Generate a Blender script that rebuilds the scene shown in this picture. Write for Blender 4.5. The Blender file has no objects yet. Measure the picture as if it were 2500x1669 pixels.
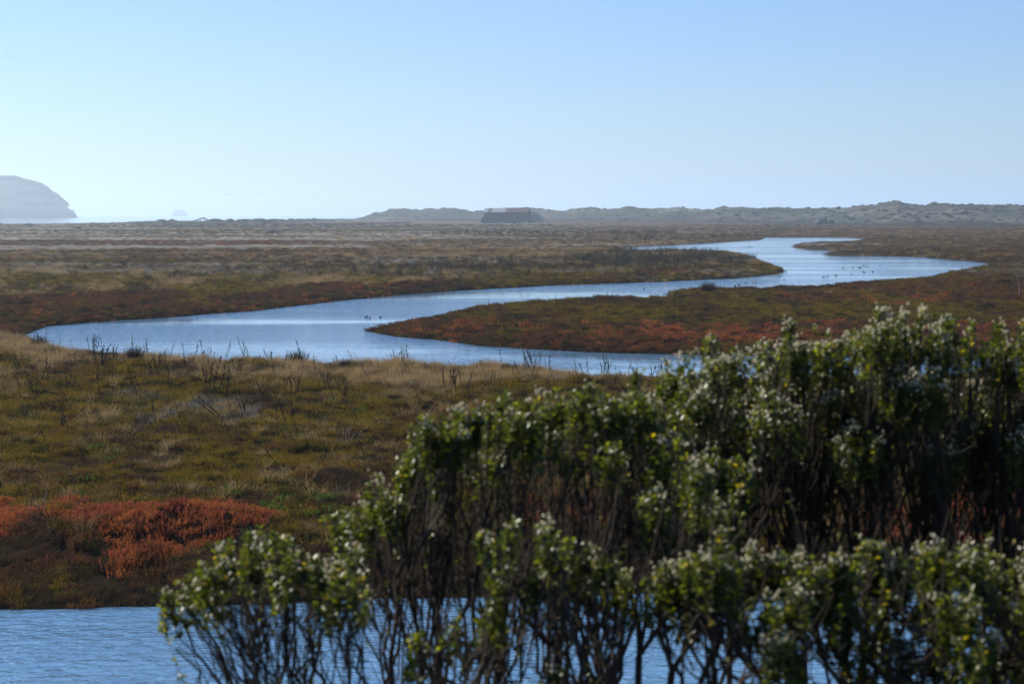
import bpy, math, random
import numpy as np
from mathutils import Vector

random.seed(7)
rng = np.random.default_rng(7)
scene = bpy.context.scene
COL = scene.collection
R = math.radians

# ------------------------------------------------------------------ camera
F = 70.0 / 36.0 * 2500.0          # focal length in photograph pixels
HOR = 523.6                       # row of the true horizon
PITCH = math.atan((834.5 - HOR) / F)
EYE = 8.0
cam_d = bpy.data.cameras.new('camera')
cam = bpy.data.objects.new('camera', cam_d)
COL.objects.link(cam)
cam.location = (0, 0, EYE)
cam.rotation_euler = (R(90) - PITCH, 0, 0)
cam_d.lens = 70.0
cam_d.sensor_width = 36.0
cam_d.clip_start = 0.1
cam_d.clip_end = 60000.0
cam_d.dof.use_dof = True
cam_d.dof.focus_distance = 120.0
cam_d.dof.aperture_fstop = 6.3
scene.camera = cam

# ------------------------------------------------------------------ sky, sun, exposure
SUN_AZ, SUN_EL = R(-56), R(36)    # azimuth clockwise from the view direction
w = bpy.data.worlds.new('World')
scene.world = w
w.use_nodes = True
nt = w.node_tree
bg = nt.nodes['Background']
sky = nt.nodes.new('ShaderNodeTexSky')
sky.sky_type = 'NISHITA'
sky.sun_disc = False
sky.sun_elevation = SUN_EL
sky.sun_rotation = SUN_AZ
sky.altitude = 0.0
sky.air_density = 1.0
sky.dust_density = 0.2
sky.ozone_density = 2.0
wb = nt.nodes.new('ShaderNodeMix'); wb.data_type = 'RGBA'; wb.blend_type = 'MULTIPLY'; wb.inputs[0].default_value = 1.0
wb.inputs[7].default_value = (.75, .98, 1.44, 1)       # cool white balance of the photograph
nt.links.new(sky.outputs[0], wb.inputs[6])
nt.links.new(wb.outputs[2], bg.inputs[0])
bg.inputs[1].default_value = 0.07
sun_d = bpy.data.lights.new('sun', 'SUN')
sun_d.energy = 5.0
sun_d.angle = R(0.53)
sun_d.color = (1.0, 0.93, 0.82)
sun = bpy.data.objects.new('sun', sun_d)
COL.objects.link(sun)
S = Vector((math.sin(SUN_AZ) * math.cos(SUN_EL), math.cos(SUN_AZ) * math.cos(SUN_EL), math.sin(SUN_EL)))
sun.rotation_euler = S.to_track_quat('Z', 'Y').to_euler()
sun.location = (0, 0, 90)
vs = scene.view_settings
scene.display_settings.display_device = 'sRGB'
vs.view_transform = 'Standard'
vs.look = 'None'
vs.gamma = 1.0
vs.exposure = 0.5
vs.use_curve_mapping = False
cy = scene.cycles
cy.use_denoising = True
cy.use_adaptive_sampling = False
cy.max_bounces = 6
cy.diffuse_bounces = 3
cy.glossy_bounces = 3
cy.transmission_bounces = 4
cy.transparent_max_bounces = 6
cy.volume_bounces = 2
cy.sample_clamp_indirect = 8.0

# ------------------------------------------------------------------ helpers
def ray(px, py):
    px, py = np.broadcast_arrays(np.asarray(px, float), np.asarray(py, float))
    vx = (px - 1250.0) / F
    vy = (834.5 - py) / F
    c, s = math.cos(PITCH), math.sin(PITCH)
    return np.stack([vx, c + vy * s, -s + vy * c], -1)

def on_ground(px, py, z=0.0):
    d = ray(px, py)
    t = (np.asarray(z, float) - EYE) / d[..., 2]
    return d[..., 0] * t, d[..., 1] * t

def at_depth(px, py, depth):
    d = ray(px, py)
    t = np.asarray(depth, float) / d[..., 1]
    return np.stack([d[..., 0] * t, d[..., 1] * t, EYE + d[..., 2] * t], -1)

def to_px(x, y, z):
    c, s = math.cos(PITCH), math.sin(PITCH)
    dz = z - EYE
    depth = y * c - dz * s
    up = y * s + dz * c
    return 1250.0 + F * x / depth, 834.5 - F * up / depth

def hash2(ix, iy, seed):
    h = (ix.astype(np.int64) * 374761393 + iy.astype(np.int64) * 668265263 + seed * 974634777) & 0xFFFFFFFF
    h = ((h ^ (h >> 13)) * 1274126177) & 0xFFFFFFFF
    h = (h ^ (h >> 16)) & 0xFFFFFFFF
    return h / 4294967295.0

def vnoise(x, y, seed=0):
    x = np.asarray(x, float); y = np.asarray(y, float)
    ix = np.floor(x); iy = np.floor(y)
    fx = x - ix; fy = y - iy
    fx = fx * fx * (3 - 2 * fx); fy = fy * fy * (3 - 2 * fy)
    a = hash2(ix, iy, seed); b = hash2(ix + 1, iy, seed)
    c = hash2(ix, iy + 1, seed); d = hash2(ix + 1, iy + 1, seed)
    return (a * (1 - fx) + b * fx) * (1 - fy) + (c * (1 - fx) + d * fx) * fy

def fbm(x, y, seed=0, octv=3, lac=2.03, gain=0.5):
    t = 0.0; a = 1.0; n = 0.0
    for o in range(octv):
        t = t + a * (vnoise(x, y, seed + o * 17) * 2 - 1)
        n += a; a *= gain
        x = x * lac + 13.7; y = y * lac - 7.1
    return t / n

def sstep(a, b, x):
    t = np.clip((x - a) / (b - a), 0, 1)
    return t * t * (3 - 2 * t)

def inside(poly, x, y):
    poly = np.asarray(poly, float)
    x1 = poly[:, 0]; y1 = poly[:, 1]
    x2 = np.roll(x1, -1); y2 = np.roll(y1, -1)
    r = np.zeros(x.shape, bool)
    for k in range(len(poly)):
        if y1[k] == y2[k]:
            continue
        c = ((y1[k] > y) != (y2[k] > y)) & (x < (x2[k] - x1[k]) * (y - y1[k]) / (y2[k] - y1[k]) + x1[k])
        r ^= c
    return r

def sdist(poly, x, y):
    """signed distance, positive on land, negative in the water"""
    poly = np.asarray(poly, float)
    best = np.full(x.shape, 1e18)
    n = len(poly)
    for k in range(n):
        ax, ay = poly[k]; bx, by = poly[(k + 1) % n]
        dx, dy = bx - ax, by - ay
        L = dx * dx + dy * dy
        if L < 1e-12:
            continue
        t = np.clip(((x - ax) * dx + (y - ay) * dy) / L, 0, 1)
        qx = x - (ax + t * dx); qy = y - (ay + t * dy)
        np.minimum(best, qx * qx + qy * qy, out=best)
    d = np.sqrt(best)
    return np.where(inside(poly, x, y), -d, d)

def mesh_obj(name, verts, faces, mat=None, parent=None, smooth=False, loc=None):
    me = bpy.data.meshes.new(name)
    verts = np.asarray(verts, np.float32).reshape(-1, 3)
    if isinstance(faces, np.ndarray):
        nv = len(verts); nf, k = faces.shape
        me.vertices.add(nv)
        me.vertices.foreach_set('co', verts.ravel())
        me.loops.add(nf * k)
        me.loops.foreach_set('vertex_index', faces.astype(np.int32).ravel())
        me.polygons.add(nf)
        me.polygons.foreach_set('loop_start', np.arange(0, nf * k, k, dtype=np.int32))
        me.polygons.foreach_set('loop_total', np.full(nf, k, dtype=np.int32))
        me.update(calc_edges=True)
        me.validate()
    else:
        me.from_pydata([tuple(v) for v in verts], [], faces)
        me.update()
    if smooth:
        me.polygons.foreach_set('use_smooth', np.ones(len(me.polygons), bool))
    if mat:
        me.materials.append(mat)
    ob = bpy.data.objects.new(name, me)
    COL.objects.link(ob)
    if parent:
        ob.parent = parent
    if loc is not None:
        ob.location = loc
    return ob

def empty(name, loc, rz=0.0):
    o = bpy.data.objects.new(name, None)
    COL.objects.link(o)
    o.location = tuple(float(v) for v in loc)
    o.rotation_euler = (0, 0, rz)
    o.empty_display_size = 0.2
    return o

def tag(o, label=None, cat=None, group=None, kind=None):
    if label: o['label'] = label
    if cat: o['category'] = cat
    if group: o['group'] = group
    if kind: o['kind'] = kind
    return o

def copy_tree(o, parent=None):
    c = o.copy()
    COL.objects.link(c)
    if parent:
        c.parent = parent
    for ch in list(o.children):
        copy_tree(ch, c)
    return c

def color_attr(ob, name, rgb):
    a = ob.data.color_attributes.new(name, 'FLOAT_COLOR', 'POINT')
    rgb = np.asarray(rgb, np.float32)
    buf = np.ones((len(rgb), 4), np.float32)
    buf[:, :3] = rgb
    a.data.foreach_set('color', buf.ravel())

class MB:
    """collects boxes, tubes and solids into one mesh"""
    def __init__(s):
        s.v = []; s.f = []
    def add(s, v, f):
        b = len(s.v)
        s.v += [tuple(map(float, p)) for p in v]
        s.f += [tuple(int(i) + b for i in q) for q in f]
    def box(s, x0, x1, y0, y1, z0, z1):
        s.add([(x0, y0, z0), (x1, y0, z0), (x1, y1, z0), (x0, y1, z0), (x0, y0, z1), (x1, y0, z1), (x1, y1, z1), (x0, y1, z1)],
              [(0, 3, 2, 1), (4, 5, 6, 7), (0, 1, 5, 4), (1, 2, 6, 5), (2, 3, 7, 6), (3, 0, 4, 7)])
    def slab(s, quad, th):
        """a four-cornered sheet given thickness along its normal"""
        q = [Vector(p) for p in quad]
        n = (q[1] - q[0]).cross(q[3] - q[0]).normalized() * th
        s.add([tuple(p) for p in q] + [tuple(p - n) for p in q],
              [(0, 1, 2, 3), (7, 6, 5, 4), (0, 4, 5, 1), (1, 5, 6, 2), (2, 6, 7, 3), (3, 7, 4, 0)])
    def tube(s, pts, rad, n=5):
        pts = np.asarray(pts, float)
        v, f = tube_arrays(pts, np.broadcast_to(np.asarray(rad, float), (len(pts),)), n)
        s.add(v, f)
    def ball(s, c, r, seg=7, ring=5):
        c = np.asarray(c, float); r = np.broadcast_to(np.asarray(r, float), (3,))
        v = [c + (0, 0, r[2])]
        for i in range(1, ring):
            a = math.pi * i / ring
            for j in range(seg):
                b = 2 * math.pi * j / seg
                v.append(c + r * np.array([math.sin(a) * math.cos(b), math.sin(a) * math.sin(b), math.cos(a)]))
        v.append(c - (0, 0, r[2]))
        f = []
        for j in range(seg):
            f.append((0, 1 + j, 1 + (j + 1) % seg))
        for i in range(ring - 2):
            for j in range(seg):
                a0 = 1 + i * seg + j; a1 = 1 + i * seg + (j + 1) % seg
                f.append((a0, a0 + seg, a1 + seg, a1))
        b = 1 + (ring - 2) * seg; e = len(v) - 1
        for j in range(seg):
            f.append((b + j, e, b + (j + 1) % seg))
        s.add(v, f)
    def build(s, name, mat=None, parent=None, smooth=False):
        return mesh_obj(name, s.v, s.f, mat, parent, smooth)

def tube_arrays(pts, rad, n):
    m = len(pts)
    t = np.gradient(pts, axis=0)
    t /= np.linalg.norm(t, axis=1, keepdims=True) + 1e-9
    ref = np.array([0.3, 0.9, 0.2]) if abs(t[0, 2]) > 0.7 else np.array([0, 0, 1.0])
    u = np.cross(t, ref); u /= np.linalg.norm(u, axis=1, keepdims=True) + 1e-9
    v = np.cross(t, u)
    a = np.arange(n) * 2 * np.pi / n
    ring = u[:, None, :] * np.cos(a)[None, :, None] + v[:, None, :] * np.sin(a)[None, :, None]
    V = (pts[:, None, :] + ring * rad[:, None, None]).reshape(-1, 3)
    i = np.arange(m - 1)[:, None] * n
    j = np.arange(n)[None, :]
    j2 = (j + 1) % n
    Fq = np.stack([i + j, i + j2, i + n + j2, i + n + j], -1).reshape(-1, 4)
    return V, Fq

# ------------------------------------------------------------------ materials
def new_mat(name):
    m = bpy.data.materials.new(name)
    m.use_nodes = True
    return m, m.node_tree, m.node_tree.nodes, m.node_tree.links, m.node_tree.nodes['Principled BSDF']

def simple_mat(name, col, rough=0.8, var=0.25, scale=3.0, spec=0.3):
    m, t, N, L, p = new_mat(name)
    tc = N.new('ShaderNodeTexCoord')
    no = N.new('ShaderNodeTexNoise'); no.inputs['Scale'].default_value = scale; no.inputs['Detail'].default_value = 4
    mp = N.new('ShaderNodeMapRange'); mp.inputs[3].default_value = 1 - var; mp.inputs[4].default_value = 1 + var
    mx = N.new('ShaderNodeMix'); mx.data_type = 'RGBA'; mx.blend_type = 'MULTIPLY'; mx.inputs[0].default_value = 1
    mx.inputs[6].default_value = (*col, 1)
    L.new(tc.outputs['Object'], no.inputs['Vector'])
    L.new(no.outputs['Fac'], mp.inputs[0])
    L.new(mp.outputs[0], mx.inputs[7])
    L.new(mx.outputs[2], p.inputs['Base Color'])
    p.inputs['Roughness'].default_value = rough
    p.inputs['Specular IOR Level'].default_value = spec
    return m

def plant_mat(name, cols, scale=0.35, transl=0.35, rough=0.7, spec=0.04, rnd=.55):
    """plant colours: a ramp driven by position noise and a random number per plant, with light passing through the leaf"""
    m, t, N, L, p = new_mat(name)
    geo = N.new('ShaderNodeNewGeometry')
    no = N.new('ShaderNodeTexNoise'); no.inputs['Scale'].default_value = scale; no.inputs['Detail'].default_value = 3
    oi = N.new('ShaderNodeObjectInfo')
    ma = N.new('ShaderNodeMath'); ma.operation = 'MULTIPLY_ADD'; ma.inputs[1].default_value = rnd; ma.inputs[2].default_value = -rnd * 0.5
    ad = N.new('ShaderNodeMath'); ad.operation = 'ADD'
    sc = N.new('ShaderNodeMapRange'); sc.inputs[1].default_value = 0.3; sc.inputs[2].default_value = 0.7
    rp = N.new('ShaderNodeValToRGB')
    el = rp.color_ramp.elements
    while len(el) < len(cols):
        el.new(0.5)
    for k, c in enumerate(cols):
        el[k].position = k / (len(cols) - 1)
        el[k].color = (*c, 1)
    L.new(geo.outputs['Position'], no.inputs['Vector'])
    L.new(no.outputs['Fac'], sc.inputs[0])
    L.new(oi.outputs['Random'], ma.inputs[0])
    L.new(sc.outputs[0], ad.inputs[0]); L.new(ma.outputs[0], ad.inputs[1])
    L.new(ad.outputs[0], rp.inputs[0])
    L.new(rp.outputs[0], p.inputs['Base Color'])
    p.inputs['Roughness'].default_value = rough
    p.inputs['Specular IOR Level'].default_value = spec
    tr = N.new('ShaderNodeBsdfTranslucent')
    L.new(rp.outputs[0], tr.inputs[0])
    mx = N.new('ShaderNodeMixShader'); mx.inputs[0].default_value = transl
    out = N['Material Output']
    L.new(p.outputs[0], mx.inputs[1]); L.new(tr.outputs[0], mx.inputs[2])
    L.new(mx.outputs[0], out.inputs[0])
    return m

M = {}
M['olive'] = plant_mat('olive_plants', [(.026, .027, .006), (.10, .078, .011), (.22, .138, .014), (.13, .108, .013), (.04, .037, .010)], 0.5, 0.45)
M['brown'] = plant_mat('brown_plants', [(.020, .017, .011), (.075, .048, .027), (.10, .055, .026), (.06, .052, .020), (.025, .02, .014)], 0.5, 0.35)
M['red'] = plant_mat('red_plants', [(.11, .045, .016), (.32, .092, .036), (.38, .14, .036), (.34, .070, .052), (.15, .075, .022)], 0.6, 0.4)
M['rust'] = plant_mat('rust_plants', [(.025, .018, .010), (.12, .058, .026), (.17, .075, .026), (.09, .05, .034), (.035, .022, .014)], 0.3, 0.4)
M['dry'] = plant_mat('dry_grass', [(.12, .085, .048), (.33, .24, .12), (.42, .28, .11), (.24, .185, .12)], 0.4, 0.4)
M['straw'] = plant_mat('pale_straw', [(.18, .16, .14), (.32, .29, .24), (.26, .25, .24)], 0.4, 0.35)
M['rush'] = plant_mat('dark_rushes', [(.030, .028, .022), (.05, .045, .030), (.06, .05, .035)], 0.4, 0.25)
M['sprout'] = plant_mat('green_sprouts', [(.06, .12, .02), (.10, .16, .03)], 0.8, 0.5)
M['scrub'] = plant_mat('dune_scrub', [(.05, .055, .045), (.085, .090, .07), (.14, .138, .105)], 0.05, 0.3)
M['stalk'] = plant_mat('dead_stalks', [(.022, .016, .014), (.035, .024, .018), (.05, .035, .025)], 0.6, 0.15)
M['bark'] = simple_mat('shrub_bark', (.060, .048, .036), 0.9, 0.5, 30, 0.1)

# ground: colours come from the vegetation zones, with fine litter on top
m, t, N, L, p = new_mat('marsh_soil')
at = N.new('ShaderNodeAttribute'); at.attribute_name = 'zone_colour'
geo = N.new('ShaderNodeNewGeometry')
no = N.new('ShaderNodeTexNoise'); no.inputs['Scale'].default_value = 2.2; no.inputs['Detail'].default_value = 8; no.inputs['Roughness'].default_value = 0.7
mp = N.new('ShaderNodeMapRange'); mp.inputs[1].default_value = .3; mp.inputs[2].default_value = .7; mp.inputs[3].default_value = .55; mp.inputs[4].default_value = 1.5
mx = N.new('ShaderNodeMix'); mx.data_type = 'RGBA'; mx.blend_type = 'MULTIPLY'; mx.inputs[0].default_value = 1
bp = N.new('ShaderNodeBump'); bp.inputs['Strength'].default_value = 0.8; bp.inputs['Distance'].default_value = 0.1
L.new(geo.outputs['Position'], no.inputs['Vector']); L.new(no.outputs['Fac'], mp.inputs[0])
L.new(at.outputs['Color'], mx.inputs[6]); L.new(mp.outputs[0], mx.inputs[7])
L.new(mx.outputs[2], p.inputs['Base Color']); L.new(no.outputs['Fac'], bp.inputs['Height']); L.new(bp.outputs[0], p.inputs['Normal'])
p.inputs['Roughness'].default_value = 1.0; p.inputs['Specular IOR Level'].default_value = 0.0
M['soil'] = m

def water_mat(name, h1, h2, slick=True):
    m, t, N, L, p = new_mat(name)
    p.inputs['Base Color'].default_value = (.10, .215, .345, 1)
    p.inputs['Roughness'].default_value = 0.06
    p.inputs['IOR'].default_value = 1.333
    geo = N.new('ShaderNodeNewGeometry')
    def mapped(scale, rot):
        mpn = N.new('ShaderNodeMapping'); mpn.inputs['Scale'].default_value = scale; mpn.inputs['Rotation'].default_value = (0, 0, rot)
        L.new(geo.outputs['Position'], mpn.inputs['Vector'])
        n_ = N.new('ShaderNodeTexNoise'); n_.inputs['Scale'].default_value = 1.0
        n_.inputs['Detail'].default_value = 3; n_.inputs['Distortion'].default_value = 0.4
        L.new(mpn.outputs[0], n_.inputs['Vector'])
        return n_.outputs['Fac']
    a = mapped((2.1, 3.5, 1), R(14)); b = mapped((.45, .8, 1), R(-18))
    ad = N.new('ShaderNodeMath'); ad.operation = 'MULTIPLY_ADD'; ad.inputs[1].default_value = h2 / h1
    L.new(b, ad.inputs[0]); L.new(a, ad.inputs[2])
    bp = N.new('ShaderNodeBump'); bp.inputs['Strength'].default_value = 1.0; bp.inputs['Distance'].default_value = h1
    L.new(ad.outputs[0], bp.inputs['Height'])
    if slick:
        c = mapped((.02, .05, 1), R(20))
        mr = N.new('ShaderNodeMapRange'); mr.inputs[1].default_value = .40; mr.inputs[2].default_value = .56; mr.inputs[3].default_value = .07; mr.inputs[4].default_value = 1.0
        sx_ = N.new('ShaderNodeSeparateXYZ'); L.new(geo.outputs['Position'], sx_.inputs[0])
        nr_ = N.new('ShaderNodeMapRange'); nr_.inputs[1].default_value = 50; nr_.inputs[2].default_value = 85; nr_.inputs[3].default_value = .85; nr_.inputs[4].default_value = 0
        L.new(sx_.outputs[1], nr_.inputs[0])
        mxm = N.new('ShaderNodeMath'); mxm.operation = 'MAXIMUM'      # the sheltered slicks lie on the river, not on the near creek
        L.new(c, mr.inputs[0]); L.new(mr.outputs[0], mxm.inputs[0]); L.new(nr_.outputs[0], mxm.inputs[1]); L.new(mxm.outputs[0], bp.inputs['Strength'])
    L.new(bp.outputs[0], p.inputs['Normal'])
    return m
M['water'] = water_mat('creek_water', 0.095, 0.17)
M['sea'] = water_mat('sea_water', 0.012, 0.03, False)

# ------------------------------------------------------------------ water outlines (photograph pixels + height of the thing seen there)
N_ = .62   # what hides a near edge: bank plus low plants
river_px = [(53, 811, .25), (110, 797, 0), (192, 790, 0), (280, 783, 0), (383, 777, 0), (480, 769, 0), (596, 761, 0), (681, 752, 0), (788, 740, 0),
  (851, 732, 0), (990, 718, 0), (1117, 710, 0), (1341, 697, 0), (1511, 692, 0), (1639, 687, 0), (1756, 681, 0), (1845, 675, 0), (1890, 669.5, 0), (1912, 663, 0),
  (1906, 656, .2), (1890, 645, .35), (1868, 636, .4), (1842, 627.5, .45), (1818, 626, .45), (1840, 623.5, .3), (1805, 616.5, .45), (1745, 613, .5), (1690, 611.5, .5), (1600, 611, .5), (1540, 611, .5), (1490, 609, .4),
  (1520, 605.5, 0), (1600, 601, 0), (1660, 598, 0), (1715, 595, 0), (1792, 589.5, 0), (1845, 586.5, 0), (1862, 584, 0), (1866, 579.5, 0), (1983, 580, 0), (2060, 580.5, 0), (2119, 583.5, 0),
  (2090, 587, .35), (2060, 589, .45), (2002, 589.5, .45), (1956, 591.5, .4), (1940, 597, .2), (1935, 601, 0), (1940, 605, 0), (1968, 610, 0), (2040, 613.5, 0), (2090, 617.5, 0), (2100, 618.5, 0),
  (2055, 617.3, .15), (2006, 621.5, 0), (2060, 624, 0), (2110, 624.5, 0), (2175, 625.5, 0), (2251, 629, 0), (2328, 635, 0), (2374, 639, 0), (2400, 642, 0), (2420, 646.5, 0),
  (2358, 655, .45), (2290, 664.5, .5), (2278, 671.5, .5), (2213, 678, .5), (2117, 685.5, .5), (2060, 691, .5), (1983, 695.5, .5), (1906, 700, .5), (1791, 701.5, .5), (1745, 703, .5), (1700, 704.5, .45), (1640, 709, .3), (1624, 715, .2), (1655, 719, .4), (1600, 723.5, .5), (1520, 724, .5), (1405, 728, .5),
  (1370, 728.5, .5), (1236, 736, .5), (1147, 743, .5), (1089, 755, .5), (1053, 767, .5), (1004, 773, .45), (941, 796, .2), (897, 806, 0), (915, 812, 0), (968, 821, 0), (1080, 830.5, 0), (1111, 836, 0), (1169, 844, 0), (1303, 852, 0),
  (1438, 860, 0), (1594, 864, 0), (1706, 866, 0), (1900, 869, 0), (2300, 873, 0), (3000, 880, 0), (4600, 885, 0),
  (4600, 915, N_), (3000, 908, N_), (2400, 903, N_), (1900, 906, N_), (1741, 905, N_), (1549, 903, N_), (1415, 897, N_), (1326, 886, N_), (1259, 882, N_), (1058, 880, N_), (923, 876, N_), (803, 871, N_), (701, 866, N_),
  (561, 866, N_), (491, 863, N_), (414, 857, N_), (368, 852, N_), (281, 847, N_), (210, 845, N_), (161, 840, .55), (91, 827, .4)]
rp_ = np.array(river_px, float)
RIVER = np.stack(on_ground(rp_[:, 0], rp_[:, 1], rp_[:, 2]), -1)
creek_px = np.array([(-3500, 1520), (-600, 1500), (0, 1486), (200, 1484), (450, 1481), (700, 1469), (1067, 1458), (1571, 1448), (2500, 1430), (3200, 1425), (5500, 1400)], float)
CREEK = np.concatenate([np.stack(on_ground(creek_px[:, 0], creek_px[:, 1], 0.0), -1), [(120, 5), (-120, 5)]])

def roughen(x, y, d):
    """ragged edges: a metre or so of wander on the distance to the water"""
    k = np.clip(np.hypot(x, y) / 120.0, .7, 2.5)
    return d + .30 * k * fbm(x / (2.2 * k), y / (2.2 * k), 5, 3)

def shore(x, y):
    return roughen(x, y, np.minimum(sdist(RIVER, x, y), sdist(CREEK, x, y)))

def bank_z(y):
    return np.where(y > 0, 6.35 - .30 * y, 6.35)

MOUNDS = [tuple(float(c_) for c_ in on_ground(a, b, .5)) for a, b in ((-60, 1300), (70, 1290), (200, 1310), (330, 1320), (450, 1310), (570, 1300), (1300, 1290), (2200, 1290))]
def height(x, y, d=None):
    if d is None:
        d = shore(x, y)
    hum = .16 * fbm(x / 3.1, y / 2.6, 21, 3) + .10 * fbm(x / 11., y / 9., 22, 2)
    for mx0, my0 in MOUNDS:
        hum = hum + .32 * np.exp(-((x - mx0) ** 2 + (y - my0) ** 2 * .8) / 2.4)
    hum = hum + .22 * fbm(x / 7., y / 9., 23, 2) * sstep(95, 140, y) + .34 * np.clip(fbm(x / 1.15, y / .9, 24, 2), -.15, 1)
    ease = np.clip(d / 3.0, 0, 1)
    land = .42 * (1 - np.exp(-np.clip(d, 0, None) / 1.3)) + hum * ease
    land = land + .25 * sstep(700, 1500, y)
    z = np.where(d < 0, np.maximum(-.9, d * .35), np.maximum(land, .03 * np.clip(d, 0, 1)))
    return np.maximum(z, np.where(y < 32, bank_z(y) + .12 * fbm(x / 1.5, y / 1.5, 31, 3), -5))

# ------------------------------------------------------------------ vegetation zones, in photograph pixels
OLI, BRN, RED, RUS, DRY, STR = range(6)
BASECOL = np.array([(.070, .064, .018), (.055, .042, .028), (.10, .044, .026), (.075, .046, .028), (.19, .145, .085), (.29, .275, .25)])
Z = []   # polygon, mixture (olive, brown, red, rust, dry, straw), softness
def zone(poly, mix): Z.append((np.array(poly, float), np.array(mix, float)))
# far plain
zone([(-900, 526), (3400, 526), (3400, 600), (-900, 600)], (.1, .55, 0, .25, .1, 0))
zone([(-900, 556), (1500, 556), (1000, 566), (-900, 570)], (.1, .85, 0, 0, .05, 0))
zone([(-900, 570), (1000, 570), (1300, 580), (900, 590), (-900, 584)], (.05, .22, 0, .08, .2, .45))
zone([(-900, 588), (700, 588), (900, 596), (450, 604), (-900, 607)], (.0, .45, .25, .3, .0, 0))
zone([(-900, 604), (450, 602), (1100, 594), (1150, 602), (500, 612), (-900, 616)], (0, .12, 0, 0, .18, .70))
zone([(-900, 616), (1100, 604), (1100, 640), (-900, 640)], (.3, .45, 0, .15, .1, 0))
zone([(-900, 626), (900, 618), (900, 634), (-900, 640)], (.05, .5, 0, .25, .2, 0))
zone([(-900, 650), (600, 646), (800, 656), (500, 676), (-900, 676)], (.15, .15, 0, 0, .15, .55))
zone([(900, 595), (1500, 592), (1860, 578), (1860, 588), (1500, 606), (1450, 618), (900, 616)], (.15, .3, 0, .35, .2, 0))
zone([(900, 616), (1500, 608), (1850, 620), (1850, 665), (1200, 672), (700, 672), (700, 650)], (.25, .55, 0, 0, .2, 0))
zone([(900, 628), (1120, 620), (1230, 640), (1000, 646), (880, 644)], (.12, .25, 0, 0, .2, .43))
zone([(-900, 676), (700, 668), (1800, 655), (1912, 660), (1912, 676), (900, 735), (-900, 830)], (.46, .40, 0, 0, .12, .02))
zone([(-900, 720), (100, 730), (300, 720), (600, 715), (800, 700), (1200, 690), (1300, 700), (850, 735), (-100, 830), (-900, 840)], (.16, .48, .02, .34, 0, 0))
zone([(1230, 682), (1700, 660), (1760, 662), (1500, 692), (1300, 700)], (.33, .35, 0, .32, 0, 0))
# right side beyond the river
zone([(1930, 585), (3400, 585), (3400, 660), (2420, 650), (2100, 620), (1930, 607)], (.2, .47, 0, .28, .05, 0))
zone([(1640, 700), (2300, 660), (3400, 640), (3400, 700), (2500, 690), (1900, 715), (1640, 735)], (.6, .3, 0, .1, 0, 0))
zone([(1960, 705), (2120, 690), (2500, 690), (3400, 690), (3400, 720), (2500, 722), (2350, 724), (2000, 718)], (.2, .32, .03, .45, 0, 0))
zone([(1880, 724), (2200, 722), (3400, 722), (3400, 748), (2400, 745), (1950, 742)], (.22, .32, .20, .26, 0, 0))
zone([(880, 800), (1090, 745), (1640, 720), (1900, 742), (3400, 748), (3400, 870), (1600, 866), (900, 815)], (.72, .23, 0, .05, 0, 0))
zone([(880, 808), (960, 780), (1040, 768), (1060, 790), (1300, 800), (1600, 795), (1900, 800), (3400, 810), (3400, 890), (1600, 868), (900, 830)], (.18, .50, .05, .27, 0, 0))
zone([(1420, 800), (1800, 798), (3400, 815), (3400, 850), (1420, 845)], (.12, .30, .26, .32, 0, 0))
zone([(950, 785), (1000, 770), (1040, 770), (1000, 790)], (0, .1, .7, .2, 0, 0))
# near marsh
zone([(-1500, 800), (60, 812), (900, 866), (4000, 890), (4000, 1600), (-1500, 1600)], (.72, .22, 0, .03, .03, 0))
zone([(-1500, 805), (60, 812), (900, 866), (1450, 890), (1500, 915), (1300, 950), (800, 930), (500, 900), (200, 890), (-1500, 870)], (.20, .22, 0, .02, .46, .10))
zone([(780, 895), (1300, 895), (1330, 930), (1000, 960), (800, 940)], (.25, .1, 0, 0, .62, .03))
zone([(200, 990), (420, 960), (600, 1000), (560, 1060), (350, 1070)], (.45, .38, 0, 0, .05, .12))
zone([(-1500, 1215), (0, 1215), (60, 1245), (150, 1228), (260, 1268), (420, 1272), (500, 1246), (545, 1248), (612, 1272), (640, 1305), (610, 1335), (540, 1345), (430, 1368), (330, 1392), (255, 1398), (235, 1350), (100, 1318), (0, 1340), (-1500, 1340)], (.02, .02, .93, .03, 0, 0))
zone([(-1500, 1342), (0, 1342), (100, 1322), (240, 1355), (255, 1402), (330, 1396), (560, 1345), (900, 1340), (2500, 1330), (4000, 1330), (4000, 1560), (-1500, 1600)], (.05, .87, 0, .08, 0, 0))
zone([(1230, 1235), (1620, 1225), (1650, 1310), (1250, 1330)], (.15, .3, .25, .3, 0, 0))
zone([(2050, 1240), (2600, 1220), (2700, 1330), (2100, 1340)], (.15, .35, .25, .25, 0, 0))

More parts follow.
